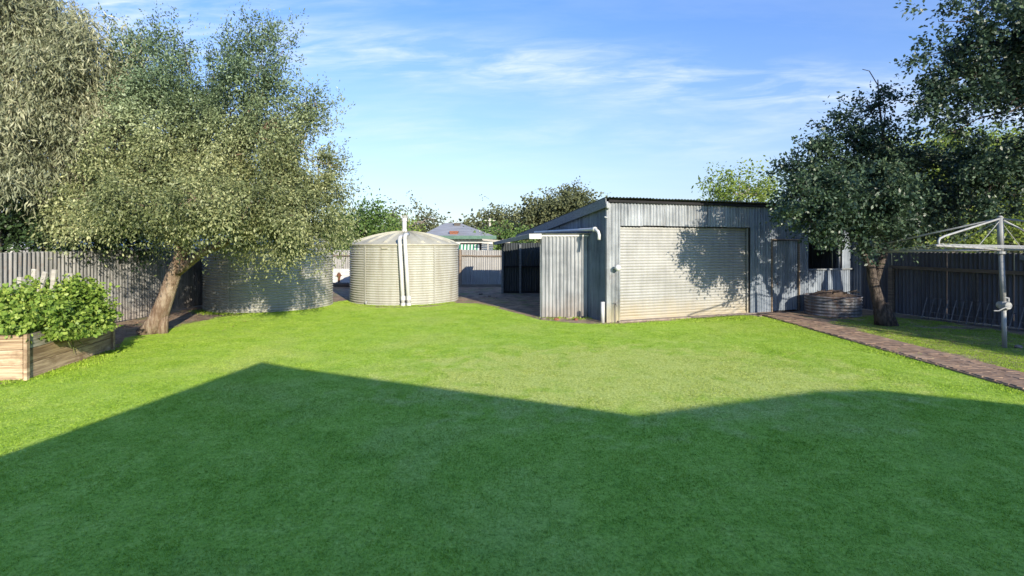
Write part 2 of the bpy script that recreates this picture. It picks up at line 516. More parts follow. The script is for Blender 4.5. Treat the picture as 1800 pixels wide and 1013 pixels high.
m, nt, b = newmat('grass_blade')
gc, gmid = grass_color(nt)
at = N(nt, 'ShaderNodeAttribute', attribute_name='rnd')
k = ramp(nt, at.outputs['Fac'], [(0.0, (0.72, 0.75, 0.6)), (0.5, (1.0, 1.0, 1.0)), (0.88, (1.25, 1.2, 1.3)), (1.0, (1.5, 1.3, 2.6))])
gc = mixc(nt, 1.0, gc, k, 'MULTIPLY')
L(nt, gc, b.inputs['Base Color'])
gn = N(nt, 'ShaderNodeNewGeometry')
vm = N(nt, 'ShaderNodeMix', data_type='VECTOR', ins={0: 0.4})
vm.inputs[5].default_value = (0, -0.25, 0.97)
L(nt, gn.outputs['Normal'], vm.inputs[4])
vn = N(nt, 'ShaderNodeVectorMath', operation='NORMALIZE')
L(nt, vm.outputs[1], vn.inputs[0])
L(nt, vn.outputs[0], b.inputs['Normal'])
b.inputs['Roughness'].default_value = 0.55
b.inputs['Specular IOR Level'].default_value = 0.2
tr = N(nt, 'ShaderNodeBsdfTranslucent'); L(nt, gc, tr.inputs[0])
mx = N(nt, 'ShaderNodeMixShader', ins={0: 0.35})
L(nt, b.outputs[0], mx.inputs[1]); L(nt, tr.outputs[0], mx.inputs[2])
L(nt, mx.outputs[0], nt.nodes['Material Output'].inputs[0])

m, nt, b = newmat('lawn_base')
gc, gmid = grass_color(nt)
gc = mixc(nt, 0.10, gc, (0.14, 0.16, 0.04))
L(nt, gc, b.inputs['Base Color'])
b.inputs['Roughness'].default_value = 0.95
bump(nt, b, noi(nt, coords(nt), 30, 5, 0.7), 0.8, 0.02)

# ground: bare reddish soil with litter near the fences, rough grass far off
m, nt, b = newmat('ground_soil')
p = coords(nt)
f = noi(nt, p, 2.4, 8, 0.7, 0.3)
c = ramp(nt, f, [(0.34, (0.14, 0.095, 0.065)), (0.5, (0.27, 0.19, 0.125)), (0.66, (0.42, 0.31, 0.20))])
wd = noi(nt, p, 1.1, 5, 0.65)
c = mixc(nt, ramp(nt, wd, [(0.52, 0.0), (0.66, 0.75)]), c, (0.15, 0.20, 0.05))
s = N(nt, 'ShaderNodeSeparateXYZ'); L(nt, p, s.inputs[0])
far = ramp(nt, mathn(nt, 'MULTIPLY', s.outputs[1], 0.01), [(0.26, 0.0), (0.4, 1.0)])
c = mixc(nt, far, c, (0.14, 0.16, 0.06))
L(nt, c, b.inputs['Base Color'])
b.inputs['Roughness'].default_value = 0.95
bump(nt, b, mathn(nt, 'ADD', f, noi(nt, p, 18, 6, 0.7)), 0.8, 0.04)


# ------------------------------------------------------------------ numpy noise
def vnoise(Pn, scale, seed=0):
    Q = Pn * scale
    i = np.floor(Q).astype(np.int64)
    f = Q - i
    f = f * f * (3 - 2 * f)

    def h(a):
        x = (a[:, 0] * 374761393 + a[:, 1] * 668265263 + a[:, 2] * 2147483647 + seed * 9176263) & 0xffffffff
        x = ((x ^ (x >> 13)) * 1274126177) & 0xffffffff
        x = (x ^ (x >> 16)) & 0xffff
        return x / 65535.0
    r = 0
    for dx in (0, 1):
        for dy in (0, 1):
            for dz in (0, 1):
                w = (f[:, 0] if dx else 1 - f[:, 0]) * (f[:, 1] if dy else 1 - f[:, 1]) * (f[:, 2] if dz else 1 - f[:, 2])
                r = r + w * h(i + np.array([dx, dy, dz]))
    return r


def unit(a):
    return a / (np.linalg.norm(a, axis=-1, keepdims=True) + 1e-9)


# ------------------------------------------------------------------ trees
def foliage(name, blobs, mat, parent, leaf=(0.06, 0.018), per=22, spread=0.22, dens=1.0, droop=0.3, up=0.0,
            shell=0.55, gap=0.38, gscale=0.9, seed=1, clump=0.0, cn=11, flat=0.8, broad=False, elong=1.0):
    """blobs: (x,y,z,rx,ry,rz,weight).  Twigs carrying leaves are spread through the blobs, thicker near the skin."""
    rg = np.random.default_rng(seed)
    C = []; D = []; CEN = []; KB = []
    for (x, y, z, rx, ry, rz, w) in blobs:
        n = int(dens * w * 60 * (rx * ry * rz) ** 0.82)
        n = max(n, 6)
        if clump:
            n_all = n; n = max(2, n // cn)
        d = unit(rg.normal(size=(n, 3)))
        r = np.where(rg.random(n) < shell, rg.uniform(0.75, 1.05, n), rg.random(n) ** 0.45)
        d2 = d * np.array([rx, ry, rz]) * r[:, None]
        p = np.array([x, y, z]) + d2
        if clump:       # leaves gather in sprays with air between them
            kk = rg.integers(0, n, n_all)
            cr = clump * rg.uniform(0.6, 1.25, n)[kk][:, None]
            off = rg.normal(size=(n_all, 3)) * 0.5 * cr * np.array([1, 1, flat])
            p = p[kk] + off + d[kk] * cr * 0.25
            d = unit(d[kk] * 0.6 + off / clump)
            n = n_all
            KB.append(rg.random(4000)[kk % 4000])
        else:
            KB.append(rg.random(n))
        C.append(p); D.append(d)
        CEN.append(np.tile([x, y, z], (n, 1)))
    C = np.concatenate(C); D = np.concatenate(D)
    nz = vnoise(C + 50, gscale, seed) * 0.6 + vnoise(C + 50, gscale * 2.3, seed + 5) * 0.4
    keep = nz > gap
    C = C[keep]; D = D[keep]; KB = np.concatenate(KB)[keep]
    n = len(C)
    tw = unit(D + rg.normal(size=(n, 3)) * 0.7 + np.array([0, 0, up - droop]))
    # leaves along each twig
    t = rg.uniform(-0.5, 1.0, (n, per, 1))
    j = rg.normal(size=(n, per, 3)) * spread * 0.33
    ln = spread * elong * rg.uniform(0.6, 1.5, (n, 1, 1))
    LP = C[:, None, :] + tw[:, None, :] * t * ln * 1.6 + j
    LP[..., 2] -= (np.clip(t[..., 0], 0, 1) ** 2) * droop * ln[..., 0] * 0.9
    ld = unit(tw[:, None, :] * 0.8 + rg.normal(size=(n, per, 3)) * 0.75 + np.array([0, 0, -droop * 0.9 + up * 0.5]))
    LP = LP.reshape(-1, 3); ld = ld.reshape(-1, 3)
    m = len(LP)
    # never below the ground
    LP[:, 2] = np.maximum(LP[:, 2], 0.03)
    s = unit(np.cross(ld, rg.normal(size=(m, 3))))
    sz = rg.uniform(0.65, 1.35, (m, 1))
    l = leaf[0] * sz; w = leaf[1] * sz
    nrm = np.cross(ld, s)
    if broad:
        V = np.stack([LP, LP + ld * l * 0.35 + s * w, LP + ld * l * 0.8 + s * w * 0.6 - nrm * w * 0.3, LP + ld * l - nrm * w * 0.4,
                      LP + ld * l * 0.8 - s * w * 0.6 - nrm * w * 0.3, LP + ld * l * 0.35 - s * w], axis=1)
    else:
        V = np.stack([LP, LP + ld * l * 0.5 + s * w + nrm * w * 0.4, LP + ld * l, LP + ld * l * 0.5 - s * w], axis=1)
    base = KB * 0.75 + rg.random(n) * 0.25
    rnd = np.clip(np.repeat(base, per) * 0.45 + rg.random(m) * 0.55, 0, 1)
    me = quads_np(name, V, rnd=rnd)
    o = link(name, me, MAT[mat], parent)
    return o, C


def wiggle(a, b, n, amp, rg, sag=0.0):
    a = Vector(a); b = Vector(b)
    out = []
    L_ = (b - a).length
    for i in range(n + 1):
        t = i / n
        p = a.lerp(b, t)
        k = math.sin(PI * t)
        p = p + Vector((rg.uniform(-1, 1), rg.uniform(-1, 1), rg.uniform(-1, 1))) * amp * L_ * k * 0.5
        p.z += sag * L_ * k
        out.append(p)
    return out


def branches(mb, start, blobs, r0, C, rg, ntw=60, sag=0.10, sides=6):
    """limbs from a fork to each blob and thin twigs from the limbs to leaf clusters"""
    hubs = []
    for (x, y, z, rx, ry, rz, w) in blobs:
        st = min(start, key=lambda q: (Vector(q) - Vector((x, y, z))).length)
        pts = wiggle(st, (x, y, z), 6, 0.12, rg, sag)
        k = r0 * rg.uniform(0.6, 1.0) * min(1, 0.5 + (rx + rz) * 0.3)
        mb.tube(pts, [k * (1 - 0.78 * i / 6) for i in range(7)], sides)
        hubs += pts[2:]
    if len(C) and ntw:
        idx = rg.sample(range(len(C)), min(ntw, len(C)))
        for i in idx:
            c = Vector(C[i])
            h = min(hubs, key=lambda q: (q - c).length)
            if (h - c).length < 0.1: continue
            pts = wiggle(h, c, 3, 0.18, rg, 0.05)
            mb.tube(pts, [r0 * 0.20, r0 * 0.13, r0 * 0.08, r0 * 0.04], 4, cap=False)


def bl(x, y, Z, rx, ry, w=1.0, dz=None):
    """blob from photograph pixels at distance Z: centre, half width, half height"""
    p = P(x, y, Z)
    a = rx * Z / F; c = ry * Z / F
    return (p.x, p.y, p.z, a, (dz if dz else 0.5 * (a + c)), c, w)


# ------------------------------------------------------------------ corrugated iron
_cc = {}


def corr(w, h0, h1=None, pitch=0.109, amp=0.023, seg=8, key=None):
    """vertical corrugations: sheet of width w, left height h0, right height h1"""
    if h1 is None: h1 = h0
    k = (round(w, 4), round(h0, 4), round(h1, 4), pitch, amp, key)
    if k in _cc: return _cc[k]
    n = max(2, int(round(w / pitch * seg)))
    vs = []; fs = []
    rows = 4
    for j in range(rows):
        for i in range(n + 1):
            x = w * i / n
            y = amp * math.cos(2 * PI * x / pitch) + 0.004 * math.sin(x * 5 + j * 1.7 + h0)
            vs.append((x, y, (h0 + (h1 - h0) * i / n) * j / (rows - 1)))
    for j in range(rows - 1):
        for i in range(n):
            a = j * (n + 1) + i
            fs.append((a, a + 1, a + n + 2, a + n + 1))
    me = pymesh('sheet', vs, fs)
    me.polygons.foreach_set('use_smooth', [True] * len(me.polygons))
    _cc[k] = me
    return me


def sheets(parent, mat, x0, x1, z0, h, y=0.0, W=0.762, axis=0, hfun=None, name='sheet', jit=0.004, rs=None, flip=0.0):
    """a run of lapped sheets in the parent's local frame along x (axis 0) or y (axis 1)"""
    rs = rs or random
    x = x0; i = 0
    while x < x1 - 0.03:
        w = min(W, x1 - x)
        if x1 - x - w < 0.12: w = x1 - x
        if hfun:
            me = corr(w, hfun(x) - z0, hfun(x + w) - z0)
        else:
            me = corr(w, h)
        if len(me.materials) and me.materials[0] != MAT[mat]:
            me = corr(w, (hfun(x) - z0) if hfun else h, (hfun(x + w) - z0) if hfun else h, key=mat)
        off = rs.uniform(-jit, jit) + (0.005 if i % 2 else -0.003)
        dz = rs.uniform(-0.012, 0.012) if jit else 0
        if axis == 0:
            link(name, me, MAT[mat], parent, (x, y + off, z0 + dz), (rs.uniform(-1, 1) * jit * 0.5, 0, 0))
        else:
            link(name, me, MAT[mat], parent, (y + off, x, z0 + dz), (0, 0, R_(90)))
        x += w; i += 1


# ================================================================== SETTING
# ground sheet
g = MB()
gx = [-600, -60, -25, -14, -11, 11, 16, 25, 60, 600]
gy = [-60, -20, 0, 8, 16, 20, 26, 40, 90, 900]
vs = [(x, y, 0.0) for y in gy for x in gx]
fs = [(j * 10 + i, j * 10 + i + 1, (j + 1) * 10 + i + 1, (j + 1) * 10 + i) for j in range(9) for i in range(9)]
g.add(vs, fs)
tag(g.build('ground', MAT['ground_soil']), 'bare reddish soil and leaf litter round the yard', kind='structure')

LAWN = [(-13.5, -2), (-12.5, 7.0), (-8.05, 7.75), (-7.75, 8.3), (-8.15, 10.6), (-9.0, 11.9), G(285, 582), G(350, 566), G(400, 556),
        G(440, 553), G(520, 545), G(583, 532), (-6.35, 19.9), G(610, 536), G(660, 541), G(709, 541), G(760, 539), G(800, 533), G(835, 534), G(870, 541),
        G(905, 550), G(951, 563), G(1000, 568), G(1060, 571), G(1092, 570), G(1200, 563), G(1320, 556), (7.62, 15.45), (7.60, 12), (7.60, 9), (7.6, 6), (7.6, -2)]


def inpoly(pts, poly):
    x = pts[:, 0]; y = pts[:, 1]
    ins = np.zeros(len(pts), bool)
    n = len(poly)
    for i in range(n):
        x1, y1 = poly[i]; x2, y2 = poly[(i + 1) % n]
        c = ((y1 > y) != (y2 > y)) & (x < (x2 - x1) * (y - y1) / (y2 - y1 + 1e-12) + x1)
        ins ^= c
    return ins


def sheet_poly(name, poly, z, mat, label):
    me = bpy.data.meshes.new(name)
    bm = bmesh.new()
    vs = [bm.verts.new((x, y, z)) for x, y in poly]
    f = bm.faces.new(vs)
    bmesh.ops.triangulate(bm, faces=[f])
    bmesh.ops.recalc_face_normals(bm, faces=bm.faces)
    bm.to_mesh(me); bm.free()
    return tag(link(name, me, MAT[mat]), label, kind='structure')


sheet_poly('lawn', LAWN, 0.004, 'lawn_base', 'mown green lawn across the back yard')
STRIP = [(8.56, 6.0), (8.58, 9.0), (8.66, 12.0), (8.8, 13.8), (9.4, 14.8), (11.1, 15.5), (11.75, 14.4), (12.6, 11.0), (13.3, 8.0), (13.5, 6.0)]


def shrink(poly, d):
    cx_ = sum(p[0] for p in poly) / len(poly); cy_ = sum(p[1] for p in poly) / len(poly)
    return [(cx_ + (x - cx_) * d, cy_ + (y - cy_) * d) for x, y in poly]


# grass: bundles of blades set out by geometry nodes
def blade_patch(seed, size=0.30, n=150, h=0.018):
    rg = np.random.default_rng(seed)
    q = rg.uniform(-size / 2, size / 2, (n, 2))
    V = np.zeros((n, 5, 3))
    a = rg.uniform(0, 2 * PI, n)
    lean = 0.2 + np.abs(rg.normal(0, 0.7, n))
    hh = h * rg.uniform(0.55, 1.35, n)
    w = rg.uniform(0.0012, 0.0024, n)
    dx = np.cos(a); dy = np.sin(a)
    sx_ = -dy; sy_ = dx
    for i, (t, side) in enumerate(((0, -1), (0, 1), (0.6, 1), (1.0, 0), (0.6, -1))):
        bend = lean * hh * (t ** 1.6)
        V[:, i, 0] = q[:, 0] + dx * bend + sx_ * w * side * (1 if t < 0.5 else 0.8)
        V[:, i, 1] = q[:, 1] + dy * bend + sy_ * w * side * (1 if t < 0.5 else 0.8)
        V[:, i, 2] = hh * t / np.sqrt(1 + lean ** 2 * t) - 0.002
    me = quads_np('grass_bundle', V, rnd=rg.random(n))
    me.materials.append(MAT['grass_blade'])
    return bpy.data.objects.new('grass_bundle', me)


bundles = [blade_patch(s) for s in (1, 2, 3)]


def grass_object(name, pts, label, scl):
    me = bpy.data.meshes.new(name)
    n = len(pts)
    me.vertices.add(n)
    me.vertices.foreach_set('co', pts.reshape(-1).astype(np.float32))
    for nm, arr in (('ang', RNG.uniform(0, 6.283, n)), ('scl', scl)):
        a = me.attributes.new(nm, 'FLOAT', 'POINT'); a.data.foreach_set('value', arr.astype(np.float32))
    a = me.attributes.new('pick', 'INT', 'POINT'); a.data.foreach_set('value', RNG.integers(0, 3, n).astype(np.int32))
    me.materials.append(MAT['grass_blade'])
    o = link(name, me)
    ng = bpy.data.node_groups.new(name, 'GeometryNodeTree')
    ng.interface.new_socket('Geometry', in_out='INPUT', socket_type='NodeSocketGeometry')
    ng.interface.new_socket('Geometry', in_out='OUTPUT', socket_type='NodeSocketGeometry')
    gi = ng.nodes.new('NodeGroupInput'); go = ng.nodes.new('NodeGroupOutput')
    jn = ng.nodes.new('GeometryNodeJoinGeometry')

    def attr(nm, dt):
        x = ng.nodes.new('GeometryNodeInputNamedAttribute'); x.data_type = dt; x.inputs[0].default_value = nm
        return x.outputs[0]
    ang = attr('ang', 'FLOAT'); sc = attr('scl', 'FLOAT'); pk = attr('pick', 'INT')
    cr = ng.nodes.new('ShaderNodeCombineXYZ'); ng.links.new(ang, cr.inputs[2])
    for i, bo in enumerate(bundles):
        oi = ng.nodes.new('GeometryNodeObjectInfo'); oi.inputs[0].default_value = bo
        ip = ng.nodes.new('GeometryNodeInstanceOnPoints')
        cmp = ng.nodes.new('FunctionNodeCompare'); cmp.data_type = 'INT'; cmp.operation = 'EQUAL'
        ng.links.new(pk, cmp.inputs[2]); cmp.inputs[3].default_value = i
        ng.links.new(gi.outputs[0], ip.inputs['Points'])
        ng.links.new(cmp.outputs[0], ip.inputs['Selection'])
        ng.links.new(oi.outputs['Geometry'], ip.inputs['Instance'])
        ng.links.new(cr.outputs[0], ip.inputs['Rotation'])
        ng.links.new(sc, ip.inputs['Scale'])
        ng.links.new(ip.outputs[0], jn.inputs[0])
    ng.links.new(jn.outputs[0], go.inputs[0])
    md = o.modifiers.new('grass', 'NODES'); md.node_group = ng
    tag(o, label, 'grass', kind='stuff')
    return o


def grid_pts(x0, x1, y0, y1, st):
    X, Y = np.meshgrid(np.arange(x0, x1, st), np.arange(y0, y1, st))
    p = np.stack([X.ravel(), Y.ravel(), np.zeros(X.size)], 1)
    p[:, :2] += RNG.uniform(-st * 0.4, st * 0.4, (len(p), 2))
    return p


p = grid_pts(-13, 8, 1.2, 20.5, 0.17)
wob = np.stack([vnoise(p, 1.7, 3) - 0.5, vnoise(p, 1.7, 4) - 0.5], 1) * 0.45
ok = inpoly(p[:, :2] + wob * np.clip((p[:, 1:2] - 9) / 4, 0, 1), LAWN) & (np.abs(p[:, 0]) < p[:, 1] * 1.05 + 2.5)
p = p[ok]
p[:, 2] = 0.004
sc = 0.75 + 0.55 * vnoise(p, 1.3, 9) * vnoise(p, 3.1, 8) + RNG.uniform(-0.1, 0.15, len(p))
def along(pts, st=0.09, w=0.05):
    out = []
    for (xa, ya), (xb, yb) in zip(pts[:-1], pts[1:]):
        d_ = math.hypot(xb - xa, yb - ya)
        for i_ in range(max(1, int(d_ / st))):
            t_ = RNG.random()
            out.append((xa + (xb - xa) * t_ + RNG.normal(0, w), ya + (yb - ya) * t_ + RNG.normal(0, w), 0.0))
    return out


tuft = along([G(1068, 572), G(1092, 572), G(1320, 558)], .10) + along([(7.60, 15.3), (7.60, 3)], .12, .035) + along([(-7.78, 8.2), (-8.2, 10.6)], .06, .05)
tuft += along([(-8.7, 8.0), (-7.8, 8.2)], .07) + along([(.95, 15.12), (2.2, 15.12)], .12)
for (tx, ty, t0, t1) in ((-8.55, 18.15, -140, -10), (-4.20, 20.1, -150, -20)):
    arc = [(tx + 2.13 * math.cos(R_(a)), ty + 2.13 * math.sin(R_(a))) for a in range(t0, t1, 8)]
    tuft += along(arc, .05, .03)
tuft = np.array(tuft)
tuft = tuft[RNG.random(len(tuft)) < 0.35 + 0.65 * vnoise(tuft, 1.3, 40)]
p = np.concatenate([p, tuft])
sc = np.concatenate([sc, RNG.uniform(1.1, 2.9, len(tuft))])
grass_object('lawn_grass', p, 'short mown green lawn grass in front of the shed and tanks', sc)
p = grid_pts(8.3, 13.5, 5.5, 16, 0.15)
wob = np.stack([vnoise(p, 1.9, 3) - 0.5, vnoise(p, 1.9, 4) - 0.5], 1) * 0.8
ok = inpoly(p[:, :2] + wob, STRIP) & ((vnoise(p, 0.9, 21) * 0.6 + vnoise(p, 2.7, 22) * 0.4) > 0.30)
p = p[ok]; p[:, 2] = 0.0
grass_object('side_grass', p, 'patchy shaded grass between the brick path and the dark fence', 0.8 + 0.5 * RNG.random(len(p)))

# leaf litter under the left tree and beside the fences
n = 5200
q = np.zeros((n, 3))
q[:1800, 0] = RNG.uniform(-10.8, -7.2, 1800); q[:1800, 1] = RNG.uniform(11.2, 18, 1800)
q[1800:3600, 0] = RNG.uniform(-2.4, 2.3, 1800); q[1800:3600, 1] = RNG.uniform(14.6, 24, 1800)
q[3600:, 0] = RNG.uniform(9.0, 12.2, 1600); q[3600:, 1] = RNG.uniform(11, 16.3, 1600)
q = q[~inpoly(q[:, :2], LAWN) | (RNG.random(n) < 0.12)]
n = len(q)
q[:, 2] = RNG.uniform(0.006, 0.03, n)
a = RNG.uniform(0, 2 * PI, n)
d = np.stack([np.cos(a), np.sin(a), RNG.uniform(-0.2, 0.3, n)], 1)
s_ = np.stack([-np.sin(a), np.cos(a), RNG.uniform(-0.4, 0.4, n)], 1)
l = RNG.uniform(0.025, 0.06, (n, 1)); w = l * 0.28
V = np.stack([q, q + d * l * .5 + s_ * w, q + d * l, q + d * l * .5 - s_ * w], 1)
V[..., 2] = np.maximum(V[..., 2], 0.004)
tag(link('leaf_litter', quads_np('leaf_litter', V, rnd=RNG.random(n)), MAT['dry_leaf']), 'dry brown leaf litter on the bare soil', 'leaf litter', kind='stuff')

# brick path (running along y at x 7.75 .. 8.95)
path = MB()
path.box((8.09, 8.2, 0.016), (1.00, 17.6, 0.032))
po = tag(path.build('path', MAT['path_brick']), 'old brick garden path with sandy joints', kind='structure')


def chunk(w, l, h, seed, bev=0.006):
    bm = bmesh.new()
    bmesh.ops.create_cube(bm, size=1)
    rr = random.Random(seed)
    for v in bm.verts:
        v.co = Vector((v.co.x * w, v.co.y * l, v.co.z * h)) + Vector((rr.uniform(-1, 1), rr.uniform(-1, 1), rr.uniform(-.5, .5))) * bev * .6
    bmesh.ops.bevel(bm, geom=[e for e in bm.edges if e.verts[0].co.z > 0 and e.verts[1].co.z > 0], offset=bev, segments=1, affect='EDGES')
    me = bpy.data.meshes.new('brick'); bm.to_mesh(me); bm.free()
    return me


bricks = [chunk(0.225, 0.105, 0.07, s) for s in range(5)]
for b_ in bricks: b_.materials.append(MAT['path_brick'])
rows = int((15.55 - 7.2) / 0.114)
cnt = 0
farb = MB()
for r in range(rows + 12):
    y = 5.85 + r * 0.114
    wav = 0.05 * math.sin(y * 0.8)
    for c in range(4):
        x = 7.735 + c * 0.235 + (0.012 if r % 2 else -0.012) + wav * 0.5
        z = 0.0 + random.uniform(-0.004, 0.005) + (0.01 if c == 0 else 0)
        if y > 15.7: continue
        if 6.6 < y and cnt < 296:
            o = link('brick', random.choice(bricks), None, po, (x, y, z), (random.uniform(-.03, .03), random.uniform(-.03, .03), random.uniform(-.05, .05)))
            cnt += 1
        else:
            farb.box((x, y, z), (0.225, 0.105, 0.07), random.uniform(-.05, .05))
fo = farb.build('brick_course', MAT['path_brick'], po)
fo['kind'] = 'stuff'

# ================================================================== FENCES
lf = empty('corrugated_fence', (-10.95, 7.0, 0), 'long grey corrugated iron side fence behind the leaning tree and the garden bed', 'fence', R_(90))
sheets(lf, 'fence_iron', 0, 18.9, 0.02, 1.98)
mb = MB(); mb.bar((0, 0.06, 1.55), (18.9, 0.06, 1.55), 0.07, 0.05); mb.build('rail', MAT['rail_timber'], lf)
mb = MB(); mb.bar((0, 0.06, 0.5), (18.9, 0.06, 0.5), 0.07, 0.05); mb.build('rail', MAT['rail_timber'], lf)
mb = MB(); mb.box((0, 0, 0.95), (0.1, 0.1, 1.9)); me = mb.build('post', MAT['rail_timber'], lf, (0.1, 0.14, 0)).data
for k_ in range(1, 8): link('post', me, None, lf, (0.1 + k_ * 2.6, 0.14, 0))

bf = empty('corrugated_fence', (-10.95, 25.9, 0), 'pale sunlit corrugated iron back fence with a timber rail behind the tanks', 'fence')
sheets(bf, 'back_fence_iron', 0, 17.5, 0.02, 1.84, jit=0.008)
for z_ in (1.58,):
    mb = MB(); mb.bar((0, -0.05, z_), (9.0, -0.05, z_), 0.06, 0.06); mb.bar((9.0, -0.05, z_ - 0.02), (17.5, -0.05, z_ - .02), 0.06, 0.06)
    mb.build('rail', MAT['rail_timber'], bf)
mb = MB(); mb.bar((0, -0.04, 0.06), (17.5, -0.04, 0.06), 0.04, 0.14); mb.build('plinth_board', MAT['rail_timber'], bf)
mb = MB(); mb.box((0, 0, 0.95), (0.1, 0.1, 1.9)); me = mb.build('post', MAT['rail_timber'], bf, (8.35, -0.10, 0)).data
for x_ in (3.2, 5.6, 11.2, 14.0): link('post', me, None, bf, (x_, 0.10, 0))
# white boards standing low against the back fence between the tanks
wb = empty('white_board_panel', (-8.45, 25.2, 0), 'low white board panel with a rust stain between the two tanks', 'panel')
for k_ in range(4):
    mb = MB(); mb.box((0, 0, 0), (1.7, 0.025, 0.165)); mb.build('board', MAT['white_paint'], wb, (0.85 - 0.45, random.uniform(-.004, .004), 0.35 + k_ * 0.172), (R_(-3), 0, 0))
mb = MB(); mb.tube([(0, 0, 0.26), (0, 0, 0.36), (0.02, 0, 0.48), (0.01, 0, 0.60), (0, 0, 0.68), (0, 0, 0.74)], [0.045, 0.05, 0.055, 0.10, 0.085, 0.02], 8)
mb.tube([(-0.16, 0, 0.57), (0.14, 0, 0.60)], 0.016, 6)
mb.build('rusty_bracket', MAT['rusty'], wb, (-0.05, -0.06, 0.03))

# right-hand dark fence, running parallel to the shed's side
rdir = Vector((-0.344, 0.939, 0)); ra = math.atan2(0.939, -0.344)
RF0 = Vector((14.9, 8.3, 0))
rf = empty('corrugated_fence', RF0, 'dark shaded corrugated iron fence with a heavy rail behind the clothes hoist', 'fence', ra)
sheets(rf, 'shaded_fence_iron', 0, 9.4, 0.02, 1.93, jit=0.008)
# local +y of this frame points to -x world (towards the yard)
mb = MB(); mb.bar((0, 0.07, 1.40), (8.4, 0.07, 1.46), 0.09, 0.10); mb.build('rail', MAT['rail_timber'], rf)
mb = MB(); mb.bar((0, 0.05, 1.86), (5.2, 0.05, 1.83), 0.06, 0.13); mb.build('rail', MAT['fascia_timber'], rf)
mb = MB(); mb.box((0, 0, 0.72), (0.12, 0.12, 1.44)); mb.build('post', MAT['rail_timber'], rf, (8.35, 0.11, 0))
for x_ in (1.6, 3.9, 6.1):
    mb = MB(); mb.box((0, 0, 0.70), (0.05, 0.03, 1.35)); mb.build('post', MAT['black_steel'], rf, (x_, 0.055, 0))

# ================================================================== TANKS
def tank(cx_, cy_, name, label, rings=25, Rr=2.09, H=2.16, seam_ang=None):
    t = empty(name, (cx_, cy_, 0), label, 'water tank')
    prof = []
    for i in range(rings * 6 + 1):
        z = H * i / (rings * 6)
        prof.append((Rr + 0.019 * math.cos(2 * PI * i / 6) - 0.019, z))
    mb = MB(); mb.lathe(prof, 128)
    mb.build('tank_wall', MAT['tank_cream'], t, smooth=True)
    # domed roof with raised radial ribs
    nr = 18; na = nr * 14
    vs = []; fs = []
    rad = [0.12, 0.3, 0.5, 0.75, 1.0, 1.25, 1.5, 1.7, 1.82, 1.92, 2.0, Rr + 0.03]
    for r in rad:
        for a in range(na):
            th = 2 * PI * a / na
            u = (a % 14)
            rb = 0.055 if u in (0, 1) else (0.02 if u in (2, 13) else 0)
            rb *= 1 if 0.25 < r < 1.95 else 0
            q = r / Rr
            z = H + 0.02 + 0.47 * (1 - q ** 1.75) + rb
            if r > Rr: z = H + 0.01
            vs.append((r * math.cos(th), r * math.sin(th), z))
    for i in range(len(rad) - 1):
        for a in range(na):
            a2 = (a + 1) % na
            fs.append((i * na + a, i * na + a2, (i + 1) * na + a2, (i + 1) * na + a))
    fs.append(tuple(range(na - 1, -1, -1)))
    link('tank_roof', pymesh('tank_roof', vs, fs), MAT['tank_dome'], t, smooth=False)
    mb = MB(); mb.lathe([(Rr + 0.008, H - 0.05), (Rr + 0.035, H - 0.04), (Rr + 0.035, H + 0.012), (Rr, H + 0.02)], 96)
    mb.build('rim_band', MAT['tank_dome'], t, smooth=True)
    if seam_ang is not None:
        for sa in seam_ang:
            mb = MB(); mb.box((0, 0, H / 2), (0.05, 0.012, H - 0.1))
            mb.build('seam', MAT['tank_cream'], t, ((Rr + 0.008) * math.cos(sa), (Rr + 0.008) * math.sin(sa), 0), (0, 0, sa + PI / 2))
    return t


T1 = (-8.55, 18.15); T2 = (-4.20, 20.1)
t1 = tank(*T1, 'water_tank', 'corrugated cream water tank half shaded under the leaning tree', seam_ang=(R_(-100),))
t2 = tank(*T2, 'water_tank', 'sunlit cream corrugated water tank with ribbed dome and two white pipes', seam_ang=(R_(-120), R_(-48)))


def collar(parent, c, r, h=0.09, mat='pvc_white'):
    mb = MB(); mb.tube([(c[0], c[1], c[2] - h / 2), (c[0], c[1], c[2] + h / 2)], r, 12); mb.build('coupling', MAT[mat], parent)


# pipe on tank 1
pp = P(440, 549, 16.15); x0, y0 = pp.x - T1[0], pp.y - T1[1]
mb = MB(); mb.tube([(x0, y0, 0), (x0 + .0, y0, 1.0), (x0, y0, 2.2), (x0 + 0.0, y0 + .02, 2.3), (x0 + .05, y0 + .12, 2.36), (x0 + 0.12, y0 + 0.5, 2.40)], 0.052, 12)
mb.build('downpipe', MAT['pvc_grey'], t1, smooth=True)
collar(t1, (x0, y0, 0.20), 0.068, 0.13, 'pvc_grey'); collar(t1, (x0, y0, 1.55), 0.062, 0.08, 'pvc_grey')
# pipes on tank 2
for (xb, xt, top) in ((708.5, 702.5, 2.42), (718.5, 711.5, 2.50)):
    Zb = 17.93
    b0 = P(xb, 430, Zb); b1 = P(xt, 430, Zb)
    x0, x1, y0 = b0.x - T2[0], b1.x - T2[0], Zb - T2[1]
    mb = MB(); mb.tube([(x0, y0, 0), (x0 + (x1 - x0) * .5, y0, top / 2), (x1, y0, top - .12), (x1, y0 + .03, top - 0.04), (x1 + .01, y0 + .12, top), (x1 + .03, y0 + .42, top + 0.02)], 0.068, 12)
    mb.build('downpipe', MAT['pvc_white'], t2, smooth=True)
    collar(t2, (x0, y0, 0.28), 0.085, 0.14); collar(t2, (x0, y0, 0.06), 0.085, 0.10)
mb = MB(); mb.tube([(0.02, -0.2, 2.55), (0.02, -0.2, 3.12)], 0.085, 12); mb.build('riser_pipe', MAT['pvc_white'], t2, smooth=True)
collar(t2, (0.02, -0.2, 3.13), 0.105, 0.12); collar(t2, (0.02, -0.2, 2.70), 0.10, 0.10)
